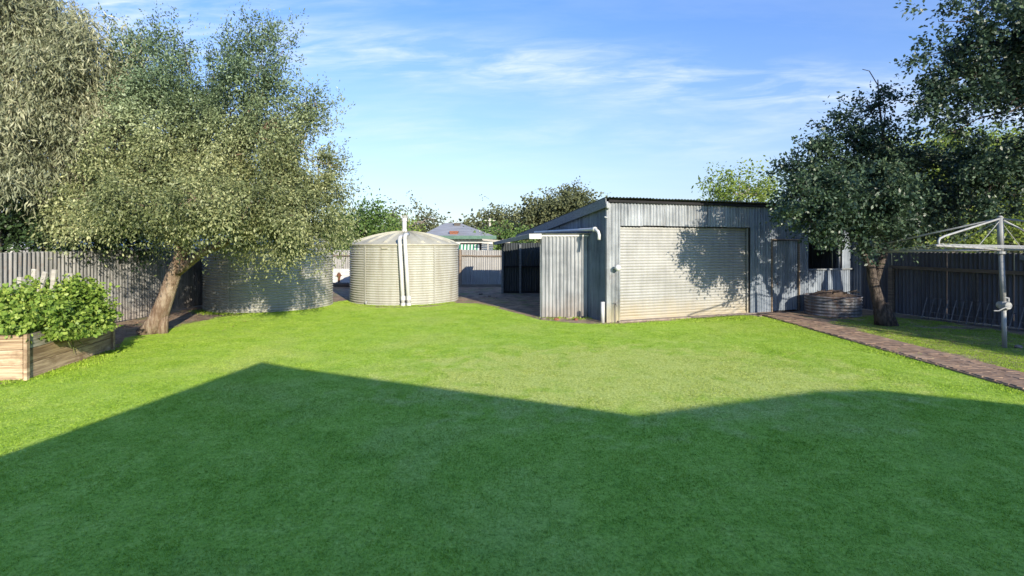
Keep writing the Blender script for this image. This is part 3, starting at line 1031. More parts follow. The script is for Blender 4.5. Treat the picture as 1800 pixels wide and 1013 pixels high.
for a_ in (0.4, 2.0, 3.6, 5.2):
    mb = MB(); mb.box((0, 0, 0.05), (0.03, 0.015, 0.10)); mb.build('fin', MAT['pvc_white'], t2, (0.02 + 0.1 * math.cos(a_), -0.2 + 0.1 * math.sin(a_), 3.19))
mb = MB(); mb.box((0, 0, 0), (0.22, 0.02, 0.06)); mb.build('bracket', MAT['tank_dome'], t2, (-0.28, -2.10, 2.03), (0, 0, R_(-8)))
# outlet taps
mb = MB(); mb.tube([(0, 0, 0), (0, -0.14, 0), (0, -0.15, -0.06)], 0.022, 8); mb.tube([(-0.05, -0.09, 0.05), (0.05, -0.09, 0.05)], 0.009, 6)
mb.build('tap', MAT['pvc_grey'], t1, (0.90, -1.92, 0.16))
mb = MB(); mb.tube([(0, 0, 0), (0, -0.14, 0), (0, -0.15, -0.06)], 0.022, 8); mb.build('tap', MAT['pvc_grey'], t2, (-0.95, -1.90, 0.14))

# ================================================================== BIG SHED
A = Vector((2.65, 14.21, 0)); sa = math.atan2(0.344, 0.939)
sh = empty('iron_shed', A, 'long grey corrugated iron shed with a big roller door and a skillion roof', 'shed', sa)
DEP = 6.8; WD = 4.7; SL = (3.42 - 2.52) / DEP


def roofz(y): return 3.42 - SL * y


D0, D1, DH = 0.40, 5.08, 2.70
sheets(sh, 'shed_iron', 0.0, D0, 0.0, 3.34, name='wall_sheet')
sheets(sh, 'shed_iron', D0, D1, DH, 3.34 - DH, y=-0.004, name='header_sheet')
sheets(sh, 'shaded_iron', D1, 5.92, 0.0, 3.34, y=0.0, name='wall_sheet')
sheets(sh, 'shaded_iron', 5.92, 7.10, 2.33, 3.34 - 2.33, y=0.004, name='wall_sheet')
sheets(sh, 'shaded_iron', 7.10, 7.55, 0.0, 3.34, y=0.0, name='wall_sheet')
# corner flashing and rust edge strips
mb = MB(); mb.box((0.0, -0.012, 1.67), (0.07, 0.012, 3.34)); mb.box((-0.029, 0.03, 1.67), (0.012, 0.07, 3.34)); mb.build('corner_flashing', MAT['shed_iron'], sh)
# left side wall (seen edge on), right side and back wall
sheets(sh, 'shaded_side_iron', 0.0, WD, 0.0, 0, y=0.0, axis=1, hfun=lambda y: roofz(y) - 0.05, name='side_sheet')
sheets(sh, 'shaded_side_iron', 0.0, WD, 0.0, 0, y=10.6, axis=1, hfun=lambda y: roofz(y) - 0.05, name='side_sheet')
sheets(sh, 'shaded_side_iron', 0.0, 10.6, 0.0, 2.72, y=WD, name='back_sheet')
for x_ in (2.2, 6.3, 10.4):
    mb = MB(); mb.box((x_, DEP - .1, 1.22), (0.09, 0.09, 2.44)); mb.build('rear_post', MAT['fascia_timber'], sh)
# low wall and open section on the right, set back
SB = 0.75
sheets(sh, 'shaded_iron', 7.55, 10.6, 0.0, 1.26, y=SB, name='low_sheet')
sheets(sh, 'shaded_iron', 7.55, 10.6, 2.52, 0.70, y=SB, name='low_sheet')
mb = MB(); mb.box((9.07, SB - 0.02, 1.285), (3.05, 0.09, 0.05)); mb.build('sill', MAT['fascia_timber'], sh)
mb = MB(); mb.box((9.9, SB + .02, 1.9), (0.09, 0.09, 1.24)); mb.build('post', MAT['fascia_timber'], sh)
mb = MB(); mb.box((10.35, SB + .01, 1.9), (0.55, 0.02, 1.24)); mb.build('side_panel', MAT['shaded_iron'], sh)
mb = MB(); mb.box((9.1, SB + 2.0, 1.4), (3.0, 0.02, 2.8)); mb.box((7.56, SB + 1.0, 1.5), (0.02, 2.0, 3.0)); mb.build('inner_wall', MAT['shade_black'], sh)  # near-black sheets painted for the shade inside the opening
sheets(sh, 'shaded_iron', 0.0, SB, 0.0, 0, y=7.57, axis=1, hfun=lambda y: roofz(y) - 0.06, name='return_sheet')
# timber jambs, lintel; right jamb and lintel coloured near black for their shade
mb = MB(); mb.box((D0 - 0.0, 0.09, DH / 2), (0.035, 0.16, DH)); mb.build('door_jamb', MAT['shed_iron'], sh)
mb = MB(); mb.box((D1 + 0.01, 0.10, DH / 2), (0.04, 0.18, DH)); mb.build('door_jamb', MAT['shade_black'], sh)
mb = MB(); mb.box(((D0 + D1) / 2, 0.13, DH + 0.05), (D1 - D0 + .1, 0.15, 0.10)); mb.build('lintel', MAT['shade_black'], sh)
# roller door: horizontally ribbed curtain
rd = empty('roller_door', (0, 0, 0), None, None); rd.parent = sh
mb = MB()
nrib = 32; z0 = 0.05; hh = (DH - 0.02 - z0) / nrib
prof = []
for i in range(nrib):
    zb = z0 + i * hh
    prof += [(0.0, zb), (0.010, zb + hh * 0.10), (0.016, zb + hh * 0.35), (0.016, zb + hh * 0.62), (0.008, zb + hh * 0.85), (-0.004, zb + hh * 0.93)]
prof.append((0.0, z0 + nrib * hh))
vs = []; fs = []
nx = 24
for yv, zv in prof:
    for i in range(nx + 1):
        x = D0 + 0.03 + (D1 - D0 - 0.075) * i / nx
        vs.append((x, 0.125 - yv + 0.006 * math.sin(x * 2.1 + zv * 1.4), zv))
for j in range(len(prof) - 1):
    for i in range(nx):
        a = j * (nx + 1) + i
        fs.append((a, a + 1, a + nx + 2, a + nx + 1))
link('curtain', pymesh('curtain', vs, fs), MAT['door_curtain'], rd)
mb = MB(); mb.box(((D0 + D1) / 2, 0.10, 0.04), (D1 - D0 - 0.08, 0.045, 0.07)); mb.build('bottom_rail', MAT['door_curtain'], rd)
mb = MB(); mb.tube([(4.98, 0.085, 1.02), (4.98, 0.05, 1.02), (4.98, 0.05, 1.14), (4.98, 0.085, 1.14)], 0.009, 6); mb.build('handle', MAT['black_steel'], rd)
mb = MB(); mb.box((5.03, 0.06, 1.35), (0.05, 0.03, 2.64)); mb.build('guide_rail', MAT['door_curtain'], rd)
mb = MB(); mb.box(((D0 + D1) / 2 + .05, 0.02, 0.018), (D1 - D0 + .3, 0.30, 0.036)); mb.build('threshold', MAT['stone'], sh)
# roof sheets with corrugated front edge
xr = -0.12
i = 0
while xr < 10.8:
    w = 0.762
    n_ = 42
    vs = []; fs = []
    for j, yv in enumerate((-0.16, 2.2, 4.6, DEP + 0.15)):
        for k_ in range(n_ + 1):
            x = w * k_ / n_
            vs.append((x, yv, roofz(yv) + 0.03 + 0.016 * math.cos(2 * PI * x / 0.109)))
    for j in range(3):
        for k_ in range(n_):
            a = j * (n_ + 1) + k_
            fs.append((a, a + 1, a + n_ + 2, a + n_ + 1))
    if i == 0: rme = pymesh('roof_sheet', vs, fs); rme.polygons.foreach_set('use_smooth', [True] * len(rme.polygons))
    link('roof_sheet', rme, MAT['roof_iron'], sh, (xr, 0, 0.006 * (i % 2)))
    xr += w; i += 1
mb = MB(); mb.bar((0.0, -0.05, 3.375), (10.7, -0.05, 3.375), 0.05, 0.07); mb.build('eave_shade', MAT['shade_black'], sh)  # dark strip painted for the shadow gap under the roof edge
# side fascia board following the roof slope
mb = MB(); mb.bar((-0.10, -0.10, roofz(-0.10) - 0.11), (-0.10, DEP + 0.1, roofz(DEP + 0.1) - 0.11), 0.035, 0.26); mb.build('fascia', MAT['fascia_timber'], sh)
mb = MB(); mb.tube([(-0.06, -0.09, 3.33), (-0.09, -0.13, 3.29), (-0.07, -0.12, 3.19), (-0.0, -0.05, 3.17)], 0.034, 8); mb.build('gutter_outlet', MAT['pvc_grey'], sh)
mb = MB(); mb.tube([(-0.12, -0.04, 2.93), (-0.03, -0.04, 2.91)], 0.022, 8); mb.build('conduit', MAT['pvc_grey'], sh)
# white gutter pipe along the side with elbow
mb = MB(); mb.tube([(-0.19, 4.75, 2.60), (-0.19, 3.0, 2.60), (-0.19, 0.55, 2.60), (-0.18, 0.36, 2.60), (-0.15, 0.25, 2.53), (-0.15, 0.20, 2.44), (-0.17, 0.17, 2.30)], 0.045, 12)
mb.build('gutter_pipe', MAT['pvc_white'], sh, smooth=True)
mb = MB(); mb.tube([(-0.18, 0.36, 2.60), (-0.18, 0.46, 2.60)], 0.068, 12); mb.build('pipe_collar', MAT['pvc_white'], sh, smooth=True)
# stub pipe at the corner
mb = MB(); mb.tube([(-0.14, 0.02, 0), (-0.14, 0.02, 0.58)], 0.055, 12); mb.build('stub_pipe', MAT['pvc_white'], sh, smooth=True)
# flood lamp
lampo = MB(); lampo.lathe([(0.0, 0.0), (0.08, 0.0), (0.09, 0.03), (0.085, 0.06), (0.055, 0.10), (0.0, 0.115)], 16)
lo = lampo.build('flood_lamp', MAT['lamp_white'], sh, (0.215, -0.16, 1.52), (R_(80), 0, 0), smooth=True)
mb = MB(); mb.tube([(0.215, -0.01, 1.50), (0.215, -0.10, 1.52), (0.215, -0.15, 1.52)], 0.025, 8); mb.build('lamp_arm', MAT['lamp_white'], sh)
# tap and its pipe
mb = MB(); mb.tube([(0.20, -0.05, 0.0), (0.20, -0.05, 0.52)], 0.012, 8); mb.tube([(0.20, -0.05, 0.50), (0.20, -0.15, 0.50), (0.20, -0.16, 0.45)], 0.013, 8); mb.tube([(0.14, -0.10, 0.55), (0.27, -0.10, 0.55)], 0.010, 6)
mb.build('tap', MAT['black_steel'], sh)
# personnel door
pd = empty('side_door', (0, 0, 0), None, None); pd.parent = sh
sheets(pd, 'shaded_iron', 5.97, 7.05, 0.06, 2.22, y=-0.012, name='door_sheet')
mb = MB(); mb.box((5.93, -0.02, 1.15), (0.045, 0.06, 2.3)); mb.box((7.09, -0.02, 1.15), (0.045, 0.06, 2.3)); mb.box((6.51, -0.02, 2.32), (1.20, 0.07, 0.045)); mb.build('door_frame', MAT['rail_timber'], pd)
mb = MB(); mb.box((6.07, -0.04, 1.18), (0.06, 0.03, 0.16)); mb.tube([(6.07, -0.05, 1.18), (6.07, -0.09, 1.18), (6.13, -0.09, 1.17)], 0.012, 6); mb.build('handle', MAT['pvc_white'], pd)
mb = MB(); mb.tube([(6.12, -0.05, 0.98), (6.12, -0.07, 0.93), (6.15, -0.05, 0.89)], 0.014, 6); mb.build('padlock', MAT['black_steel'], pd)

# ================================================================== LEAN-TO
lt = empty('open_lean_to', (0.85, 15.2, 0), 'small open sided iron lean-to against the left end of the shed', 'lean-to')
LP0 = Vector((0.85, 15.2, 0))
sheets(lt, 'leanto_iron', 0.0, 1.40, 0.0, 2.44, name='front_sheet')
BX, BY = -0.42 - .85, 22.5 - 15.2


def lz(y): return 2.45 - 0.030 * y


mb = MB()
# roof sheets: corrugations run across; each sheet is a strip over y
for k_ in range(8):
    y0_ = -0.12 + k_ * 0.96; y1_ = y0_ + 1.0
    m_ = 14 * 6
    vs = []; fs = []
    for j in range(m_ + 1):
        t_ = j / m_
        yv = y0_ + (y1_ - y0_) * t_
        xl = -0.30 + (BX + 0.02) * (yv / BY) - 0.05
        xrr = 1.50 - 0.36 * yv
        zc = lz(yv) + 0.05 + 0.009 * math.cos(2 * PI * j / 6)
        vs += [(xl, yv, zc - 0.02), (xrr, yv, zc - 0.01)]
    for j in range(m_): fs.append((2 * j, 2 * j + 1, 2 * j + 3, 2 * j + 2))
    link('roof_sheet', pymesh('roof_sheet', vs, fs), MAT['leanto_iron'], lt, (0, 0, 0.006 * (k_ % 2)))
mb = MB(); mb.bar((-0.34, -0.125, lz(0) - 0.045), (0.02, -0.125, lz(0) - 0.04), 0.03, 0.15); mb.build('fascia', MAT['white_paint'], lt)
mb = MB(); mb.bar((-0.33, -0.08, lz(0) - 0.035), (BX - 0.36, BY + 0.1, lz(BY) - 0.035), 0.03, 0.13); mb.build('side_fascia', MAT['fascia_timber'], lt)
mb = MB(); mb.bar((0.0, 0.0, lz(0) - 0.02), (1.42, 0.0, lz(0) - 0.02), 0.05, 0.05); mb.build('roof_edge', MAT['white_paint'], lt)
sheets(lt, 'inside_shade_iron', BX, 1.2, 0.02, 2.2, y=BY, name='back_sheet')
mb = MB(); mb.bar((BX, BY - 0.05, 1.18), (1.2, BY - 0.05, 1.18), 0.05, 0.07); mb.build('rail', MAT['shade_black'], lt)
mb = MB(); mb.bar((BX, BY - 0.05, 0.06), (1.2, BY - 0.05, 0.06), 0.05, 0.09); mb.build('rail', MAT['shade_black'], lt)
mb = MB(); mb.box((0, 0, 1.08), (0.09, 0.09, 2.16)); pme = mb.build('post', MAT['fascia_timber'], lt, (BX, BY - 0.06, 0)).data
link('post', pme, None, lt, (0.03, 0.07, 0)); link('post', pme, None, lt, (BX + 0.78, BY - 0.07, 0))

# loose bricks and stones at the foot of the lean-to
spots = [(955, 562), (978, 563), (1000, 560), (1012, 563), (1022, 559), (870, 525), (845, 518), (860, 522), (1335, 557), (1448, 553), (1462, 556), (1436, 550), (1790, 612)]
where = ['at the left foot of the lean-to wall', 'lying under the middle of the lean-to wall', 'half buried by the lean-to wall', 'beside the narrow gap by the shed corner', 'nearest the shed corner', 'on dark soil left of the lean-to opening',
         'on the soil below the back fence shadow', 'on the soil mound beside the lean-to', 'at the right foot of the roller door', 'at the left foot of the round ring planter', 'in the grass edge before the ring planter', 'by the shed wall near the path end', 'on the grass beside the hoist pole']
for i, (x_, y_) in enumerate(spots):
    gx_, gy_ = G(x_, y_)
    if i < 5: gy_ = min(gy_, 15.08)
    bm = bmesh.new(); bmesh.ops.create_icosphere(bm, subdivisions=2, radius=1)
    rr = random.Random(i)
    sxx, syy, szz = rr.uniform(.07, .12), rr.uniform(.05, .08), rr.uniform(.035, .055)
    for v in bm.verts:
        k_ = 1 + 0.35 * mnoise.noise(v.co * 1.6 + Vector((i * 7, 0, 0)))
        v.co = Vector((max(-.8, min(.8, v.co.x)) * sxx, max(-.8, min(.8, v.co.y)) * syy, max(-.75, min(.75, v.co.z)) * szz)) * k_
    me = bpy.data.meshes.new('stone'); bm.to_mesh(me); bm.free()
    o = link('stone', me, MAT['red_brick'] if i in (1, 3) else MAT['stone'], None, (gx_, gy_, szz * 0.55), (0, 0, rr.uniform(0, 3)))
    tag(o, 'small rough stone ' + where[i], 'stone', 'loose stones on bare soil')

# ================================================================== RING PLANTER
rp = empty('ring_planter', (9.92, 15.85, 0), 'low rusty corrugated iron ring planter filled with soil beside the dark tree trunk', 'planter')
prof = [(0.76 + 0.014 * math.cos(2 * PI * i / 6), 0.02 + 0.56 * i / 36) for i in range(37)]
mb = MB(); mb.lathe(prof, 64); mb.build('ring_wall', MAT['ring_iron'], rp, smooth=True)
mb = MB(); mb.lathe([(0.775, 0.56), (0.79, 0.58), (0.775, 0.60), (0.755, 0.58)], 48); mb.build('ring_rim', MAT['ring_iron'], rp, smooth=True)
vs = []; fs = []
rr_ = [0.0001, .15, .3, .45, .6, .74]
for r in rr_:
    for a in range(28):
        t_ = 2 * PI * a / 28
        x, y = r * math.cos(t_), r * math.sin(t_)
        vs.append((x, y, 0.50 + 0.24 * (1 - (r / .74) ** 2) + 0.07 * mnoise.noise(Vector((x * 5, y * 5, 3)))))
for i in range(5):
    for a in range(28):
        fs.append((i * 28 + a, i * 28 + (a + 1) % 28, (i + 1) * 28 + (a + 1) % 28, (i + 1) * 28 + a))
link('soil_heap', pymesh('soil_heap', vs, fs), MAT['soil'], rp)
for i in range(9):
    a_ = random.uniform(0, 6.28); r_ = random.uniform(.1, .5)
    mb = MB(); mb.tube(wiggle((r_ * math.cos(a_), r_ * math.sin(a_), .66), (r_ * math.cos(a_) + random.uniform(-.5, .5), r_ * math.sin(a_) + random.uniform(-.4, .4), .74), 3, .2, random), .012, 5)
    mb.build('stick', MAT['bark_dark'], rp)

# ================================================================== LEANING MESH RACK
mr = empty('mesh_rack', RF0 + rdir * 2.6 + Vector((-0.30, -0.1, 0)), 'black wire mesh rack leaning low along the dark fence', 'mesh rack', ra)
Lr = 4.6
for k_ in range(26):
    x = k_ * Lr / 25
    mb = MB(); mb.tube([(x, 0.24, 0.02), (x - 0.04, 0.06, 0.62)], 0.014, 5); mb.build('bar', MAT['black_steel'], mr)
for z_ in (0.03, 0.22, 0.42, 0.62):
    yv = 0.24 - (z_ - .02) / .6 * .18
    mb = MB(); mb.tube([(-.05 - .1 * z_, yv, z_), (Lr - .1 * z_, yv, z_)], 0.010, 5); mb.build('cross_bar', MAT['black_steel'], mr)

# ================================================================== CLOTHES HOIST
hb = Vector((*G(1766, 612), 0))
ho = empty('clothes_hoist', hb, 'old grey rotary clothes hoist standing on the right side grass', 'clothes line')
mb = MB(); mb.tube([(0, 0, 0), (-0.02, 0, 0.9)], 0.042, 12); mb.build('pole', MAT['hoist_metal'], ho, smooth=True)
mb = MB(); mb.tube([(-0.02, 0, 0.86), (-0.075, 0, 2.00)], 0.048, 12); mb.build('outer_tube', MAT['hoist_metal'], ho, smooth=True)
mb = MB(); mb.tube([(-0.075, 0, 2.0), (-0.10, 0, 2.74)], 0.058, 12); mb.tube([(-0.10, 0, 2.74), (-0.10, 0, 2.78)], [0.065, 0.03], 12); mb.build('mast', MAT['hoist_metal'], ho, smooth=True)
mb = MB(); mb.tube([(-0.075, 0, 1.98), (-0.075, 0, 2.03)], 0.085, 12); mb.build('hub_collar', MAT['hoist_metal'], ho)
mb = MB(); mb.tube([(-.02, 0, .80), (-.02, 0, .84), (-.02, 0, .92), (-.02, 0, .98)], [.06, .085, .085, .06], 12)
mb.tube([(-.02, -.11, .9), (-.02, .10, .9)], 0.075, 12); mb.tube([(.03, -.05, .98), (.03, -.05, 1.05), (-.05, -.02, 1.07)], .022, 8); mb.build('gear_box', MAT['hoist_metal'], ho, smooth=False)
mb = MB(); mb.tube([(-.04, -.14, .89), (-.14, -.14, .86), (-.26, -.14, .80), (-.36, -.14, .80)], .014, 8); mb.build('crank_handle', MAT['hoist_metal'], ho)
TOP = Vector((-0.10, 0, 2.72)); HUB = Vector((-0.078, 0, 2.06))
psi = R_(-27)
arms = []
for k_ in range(4):
    a_ = psi + k_ * PI / 2
    d_ = Vector((-math.cos(a_), math.sin(a_), 0))
    tilt = (2.13 - 2.0) * (1 if k_ == 0 else (-0.9 if k_ == 1 else (-0.3 if k_ == 2 else 0.5)))
    e_ = HUB + d_ * 2.55 + Vector((0, 0, tilt * 0.75))
    arms.append((e_, d_))
    mb = MB(); mb.tube([HUB, HUB.lerp(e_, .5) + Vector((0, 0, .01)), e_ + d_ * 0.10], 0.024, 8); mb.build('arm', MAT['hoist_metal'], ho, smooth=True)
    q0 = TOP; q1 = e_ + Vector((0, 0, 0.16)) - d_ * 0.10
    mb = MB(); mb.tube([q0, q0.lerp(q1, .5), q0.lerp(q1, .95), q1.lerp(e_ + Vector((0, 0, .12)), .6), e_ + Vector((0, 0, 0.09)), e_], 0.020, 8); mb.build('stay', MAT['hoist_metal'], ho, smooth=True)
    mid = HUB.lerp(e_, .42)
    mb = MB(); mb.tube([TOP + Vector((0, 0, -.04)), mid], 0.008, 6); mb.build('brace', MAT['hoist_metal'], ho)
for f_ in (0.35, 0.52, 0.68, 0.84, 0.99):
    mb = MB()
    pts = [HUB.lerp(arms[k_ % 4][0], f_) + Vector((0, 0, 0.03)) for k_ in range(5)]
    for k_ in range(4):
        a_, b_ = pts[k_], pts[k_ + 1]
        c_ = a_.lerp(b_, .5) - Vector((0, 0, .02))
        mb.tube([a_, c_, b_], 0.0045, 4, cap=False)
    mb.build('line', MAT['pvc_white'], ho)

# ================================================================== GARDEN BED
bdir = Vector((-0.19, 0.982, 0)).normalized(); ba = math.atan2(bdir.y, bdir.x)
B0 = Vector((-7.84, 8.25, 0))
# local x runs away from the camera along the visible long side, local +y to the left
gb = empty('raised_garden_bed', B0, 'raised timber garden bed with weathered boards at the left edge of the lawn', 'garden bed', ba)
BL, BW = 2.35, 1.5
bm_ = ['bed_timber', 'bed_timber_brown', 'bed_timber_grey']
for k_ in range(3):
    z_ = 0.125 + k_ * 0.242
    for (c_, s_z) in (((BL / 2, 0, z_), (BL, 0.045, 0.234)), ((BL / 2, BW, z_), (BL, 0.045, 0.234)),
                      ((0.0, BW / 2, z_), (0.045, BW - 0.05, 0.234)), ((BL, BW / 2, z_), (0.045, BW - 0.05, 0.234))):
        mb = MB(); mb.box((0, 0, 0), s_z); mb.build('board', MAT[bm_[k_] if s_z[0] > 1 else bm_[(k_ * 2 + 0) % 3 if k_ != 1 else 0]], gb, (c_[0], c_[1] + random.uniform(-.004, .004), c_[2]), (0, 0, 0), bevel=0.004)
for (x_, y_) in ((-0.03, -0.035), (BL + .03, -0.035), (-0.03, BW + .03), (BL + .03, BW + .03)):
    mb = MB(); mb.box((0, 0, 0.37), (0.07, 0.05, 0.74 if x_ < 1 else 0.80)); mb.build('corner_post', MAT['bed_timber'], gb, (x_, y_, 0), bevel=0.004)
mb = MB(); mb.box((BL / 2, BW / 2, 0.33), (BL - .06, BW - .06, 0.62)); mb.build('soil', MAT['soil'], gb)
# stakes stand in the bed
stk = [(35, 487, 9.3, .0), (60, 473, 9.9, .02), (80, 478, 9.0, .16), (96, 474, 9.1, .06), (124, 480, 9.8, .0)]
sl_ = ['first from the left', 'second from the left, thin and upright', 'leaning to the right, tallest but one', 'tallest and slightly tilted, in the middle', 'rightmost, short and upright']
for (x_, y_, Z_, ln_), lb in zip(stk, sl_):
    p_ = P(x_, y_, Z_)
    mb = MB(); mb.bar((-ln_ * 2.0, 0, 0.62 - p_.z), (0, 0, 0), 0.075, 0.035, up=Vector((0, 1, 0)))
    o = mb.build('garden_stake', MAT['weathered_timber'], None, p_); tag(o, 'grey wooden garden stake in the leafy bed, ' + lb, 'stake', 'stakes in the garden bed')
p_ = P(182, 556, 10.7)
mb = MB(); mb.box((0, 0, -p_.z / 2), (0.10, 0.04, p_.z)); tag(mb.build('garden_stake', MAT['weathered_timber'], None, p_), 'short grey board standing upright at the far end of the garden bed', 'stake')
# rambling leafy vine
vine = empty('garden_vine', (-8.4, 9.3, 0.6), 'bushy green leafy vine spilling over the raised garden bed', 'plant')
vb = [bl(30, 545, 8.9, 45, 45, 1, .5), bl(85, 540, 9.2, 45, 45, 1, .6), bl(135, 545, 9.5, 42, 50, 1, .5), bl(150, 507, 9.9, 20, 22, .9, .25), bl(120, 590, 9.0, 46, 44, 1, .35), bl(70, 560, 8.6, 50, 30, 1, .4), bl(165, 560, 9.9, 22, 50, 1, .3), bl(148, 622, 9.3, 26, 20, 1, .18),
      bl(128, 608, 8.85, 30, 26, 1, .22), bl(160, 590, 9.6, 22, 32, 1, .25), bl(0, 560, 8.7, 40, 36, 1, .5), bl(60, 510, 9.4, 25, 15, .8, .3), bl(-50, 560, 8.8, 50, 45, 1, .6)]
o, Cv = foliage('leaves', [(a - vine.location.x, b_ - vine.location.y, c - vine.location.z, d_, e_, f_, w) for a, b_, c, d_, e_, f_, w in vb], 'leaf_vine', vine,
                leaf=(0.068, 0.023), per=11, spread=0.11, dens=26, droop=0.35, shell=.6, gap=.24, gscale=3, seed=31, broad=True)
mb = MB(); rg_ = random.Random(3)
for c in rg_.sample(list(Cv), 60):
    mb.tube(wiggle((c[0] * .6, c[1] * .6, 0.0), c, 4, .2, rg_, .05), [.009, .008, .007, .005, .003], 5)
mb.build('stems', MAT['stem_green'], vine)

# ================================================================== TREES
def tree(name, base, label, trunks, blobs, leafm, bark, r0, fork, seed, ntw=80, cat='tree', group=None, sides=6, **kw):
    t = empty(name, base, label, cat, group=group)
    B = Vector(base)
    lb = [(a - B.x, b_ - B.y, c - B.z, d_, e_, f_, w) for a, b_, c, d_, e_, f_, w in blobs]
    o, C = foliage('crown', lb, leafm, t, seed=seed, **kw)
    mb = MB(); rg = random.Random(seed)
    for pts, rad in trunks:
        mb.tube([Vector(p_) - B for p_ in pts], rad, 14)
    mb2 = MB()
    branches(mb2, [Vector(f_) - B for f_ in fork], lb, r0, C, rg, ntw)
    mb.build('trunk', MAT[bark], t, smooth=True)
    mb2.build('branches', MAT[bark], t, smooth=True)
    return t


# left leaning tree in the yard
Zt = 12.55
tb = (*G(268, 585), 0)
main_b = [bl(345, 250, 12.6, 85, 60, 1.0), bl(250, 300, 12.0, 75, 55, 1.0), bl(430, 270, 12.4, 80, 60, 1.0),
          bl(180, 372, 12.2, 72, 36, 1.0), bl(120, 362, 12.0, 32, 20, .8), bl(250, 372, 12.0, 68, 34, 1.0), bl(350, 345, 12.0, 85, 44, 1.0), bl(450, 375, 11.8, 80, 50, 1.0),
          bl(545, 370, 12.4, 60, 54, 1.2), bl(540, 290, 12.8, 46, 48, .9), bl(500, 406, 12.0, 56, 28, 1.2), bl(582, 345, 12.9, 26, 40, .7), bl(330, 320, 13.8, 120, 60, .8), bl(450, 330, 13.6, 90, 60, .8),
          bl(445, 405, 12.4, 30, 20, .7), bl(566, 404, 12.6, 30, 28, 1.2),
          bl(180, 365, 10.6, 56, 26, 1.1), bl(255, 362, 10.3, 66, 30, 1.1), bl(345, 350, 10.4, 70, 32, 1.0), bl(435, 365, 10.8, 60, 34, 1.0), bl(520, 380, 11.2, 42, 34, 1.0), bl(375, 414, 12.9, 38, 11, .9), bl(330, 165, 13.0, 52, 56, .8), bl(265, 175, 13.0, 46, 56, .7), bl(440, 165, 12.8, 50, 60, .9), bl(390, 205, 12.8, 55, 46, .8), bl(485, 215, 12.8, 46, 44, .8), bl(300, 230, 12.5, 60, 50, .8), bl(230, 230, 12.5, 40, 45, 1.0), bl(540, 235, 12.8, 36, 36, 1.0)]
tr_ = tree('leaning_tree', tb, 'leaning olive green tree with a pale fissured trunk in front of the left tank',
     [([P(262, 588, 12.52), P(278, 560, 12.5), P(293, 520, 12.5), P(306, 480, 12.5), P(318, 452, 12.5), P(315, 425, 12.5), P(310, 380, 12.5)], [.28, .205, .172, .16, .145, .115, .09]),
      ([P(312, 478, 12.5), P(330, 464, 12.45), P(352, 446, 12.4), P(385, 432, 12.3), P(440, 405, 12.2)], [.12, .11, .10, .085, .06]),
      ([P(318, 452, 12.5), P(330, 425, 12.6), P(345, 390, 12.7), P(350, 330, 12.7), P(335, 220, 12.9)], [.13, .10, .09, .07, .03]),
      ([P(250, 592, 12.4), P(262, 580, 12.45), P(275, 560, 12.5)], [.10, .14, .16]), ([P(288, 590, 12.5), P(285, 575, 12.5), P(284, 555, 12.5)], [.10, .13, .15]),
      ],
     main_b, 'leaf_main', 'bark_pale', 0.06, [P(310, 380, 12.5), P(440, 395, 12.2), P(350, 330, 12.7), P(345, 390, 12.7)], 5, ntw=220,
     leaf=(0.070, 0.0155), per=30, spread=0.22, dens=10.5, droop=0.75, shell=.5, gap=.36, gscale=1.0, clump=.28, cn=30, flat=1.25)
# its upright upper shoots, thinner leaved
B = Vector(tb)
shoots = [bl(222, 75, 13.0, 16, 42, .9), bl(238, 120, 13.0, 28, 36, .9), bl(290, 90, 12.9, 26, 40, .9), bl(325, 90, 13.0, 22, 36, .8), bl(262, 130, 13.0, 34, 42, .8), bl(310, 130, 13.0, 30, 40, .8),
          bl(385, 120, 12.9, 22, 44, .8), bl(415, 95, 12.8, 22, 40, .9), bl(437, 72, 12.8, 13, 36, .9), bl(462, 80, 12.8, 22, 38, .9), bl(490, 95, 12.8, 20, 34, .9), bl(505, 75, 12.8, 15, 18, .8), bl(445, 130, 12.8, 40, 40, .8), bl(480, 140, 12.8, 26, 36, .8),
          bl(520, 190, 12.8, 34, 34, .9), bl(555, 185, 12.8, 26, 26, .9), bl(582, 190, 12.8, 24, 10, .8), bl(530, 225, 12.8, 34, 30, .8), bl(570, 210, 12.8, 18, 20, .7), bl(600, 345, 12.9, 14, 20, .6), bl(575, 290, 12.9, 20, 30, .6)]
lb = [(a - B.x, b_ - B.y, c - B.z, d_, e_ * .8, f_, w) for a, b_, c, d_, e_, f_, w in shoots]
o, C = foliage('upper_shoots', lb, 'leaf_main', tr_, leaf=(0.072, 0.015), per=26, spread=0.18, dens=9, droop=0.0, up=0.55, shell=.3, gap=.25, clump=.18, cn=8, flat=2.0, gscale=1.8, seed=8, elong=1.3)
mb = MB(); branches(mb, [P(335, 220, 12.9) - B, P(440, 240, 12.7) - B], lb, .035, C, random.Random(4), 120); mb.build('upper_branches', MAT['bark_pale'], tr_, smooth=True)

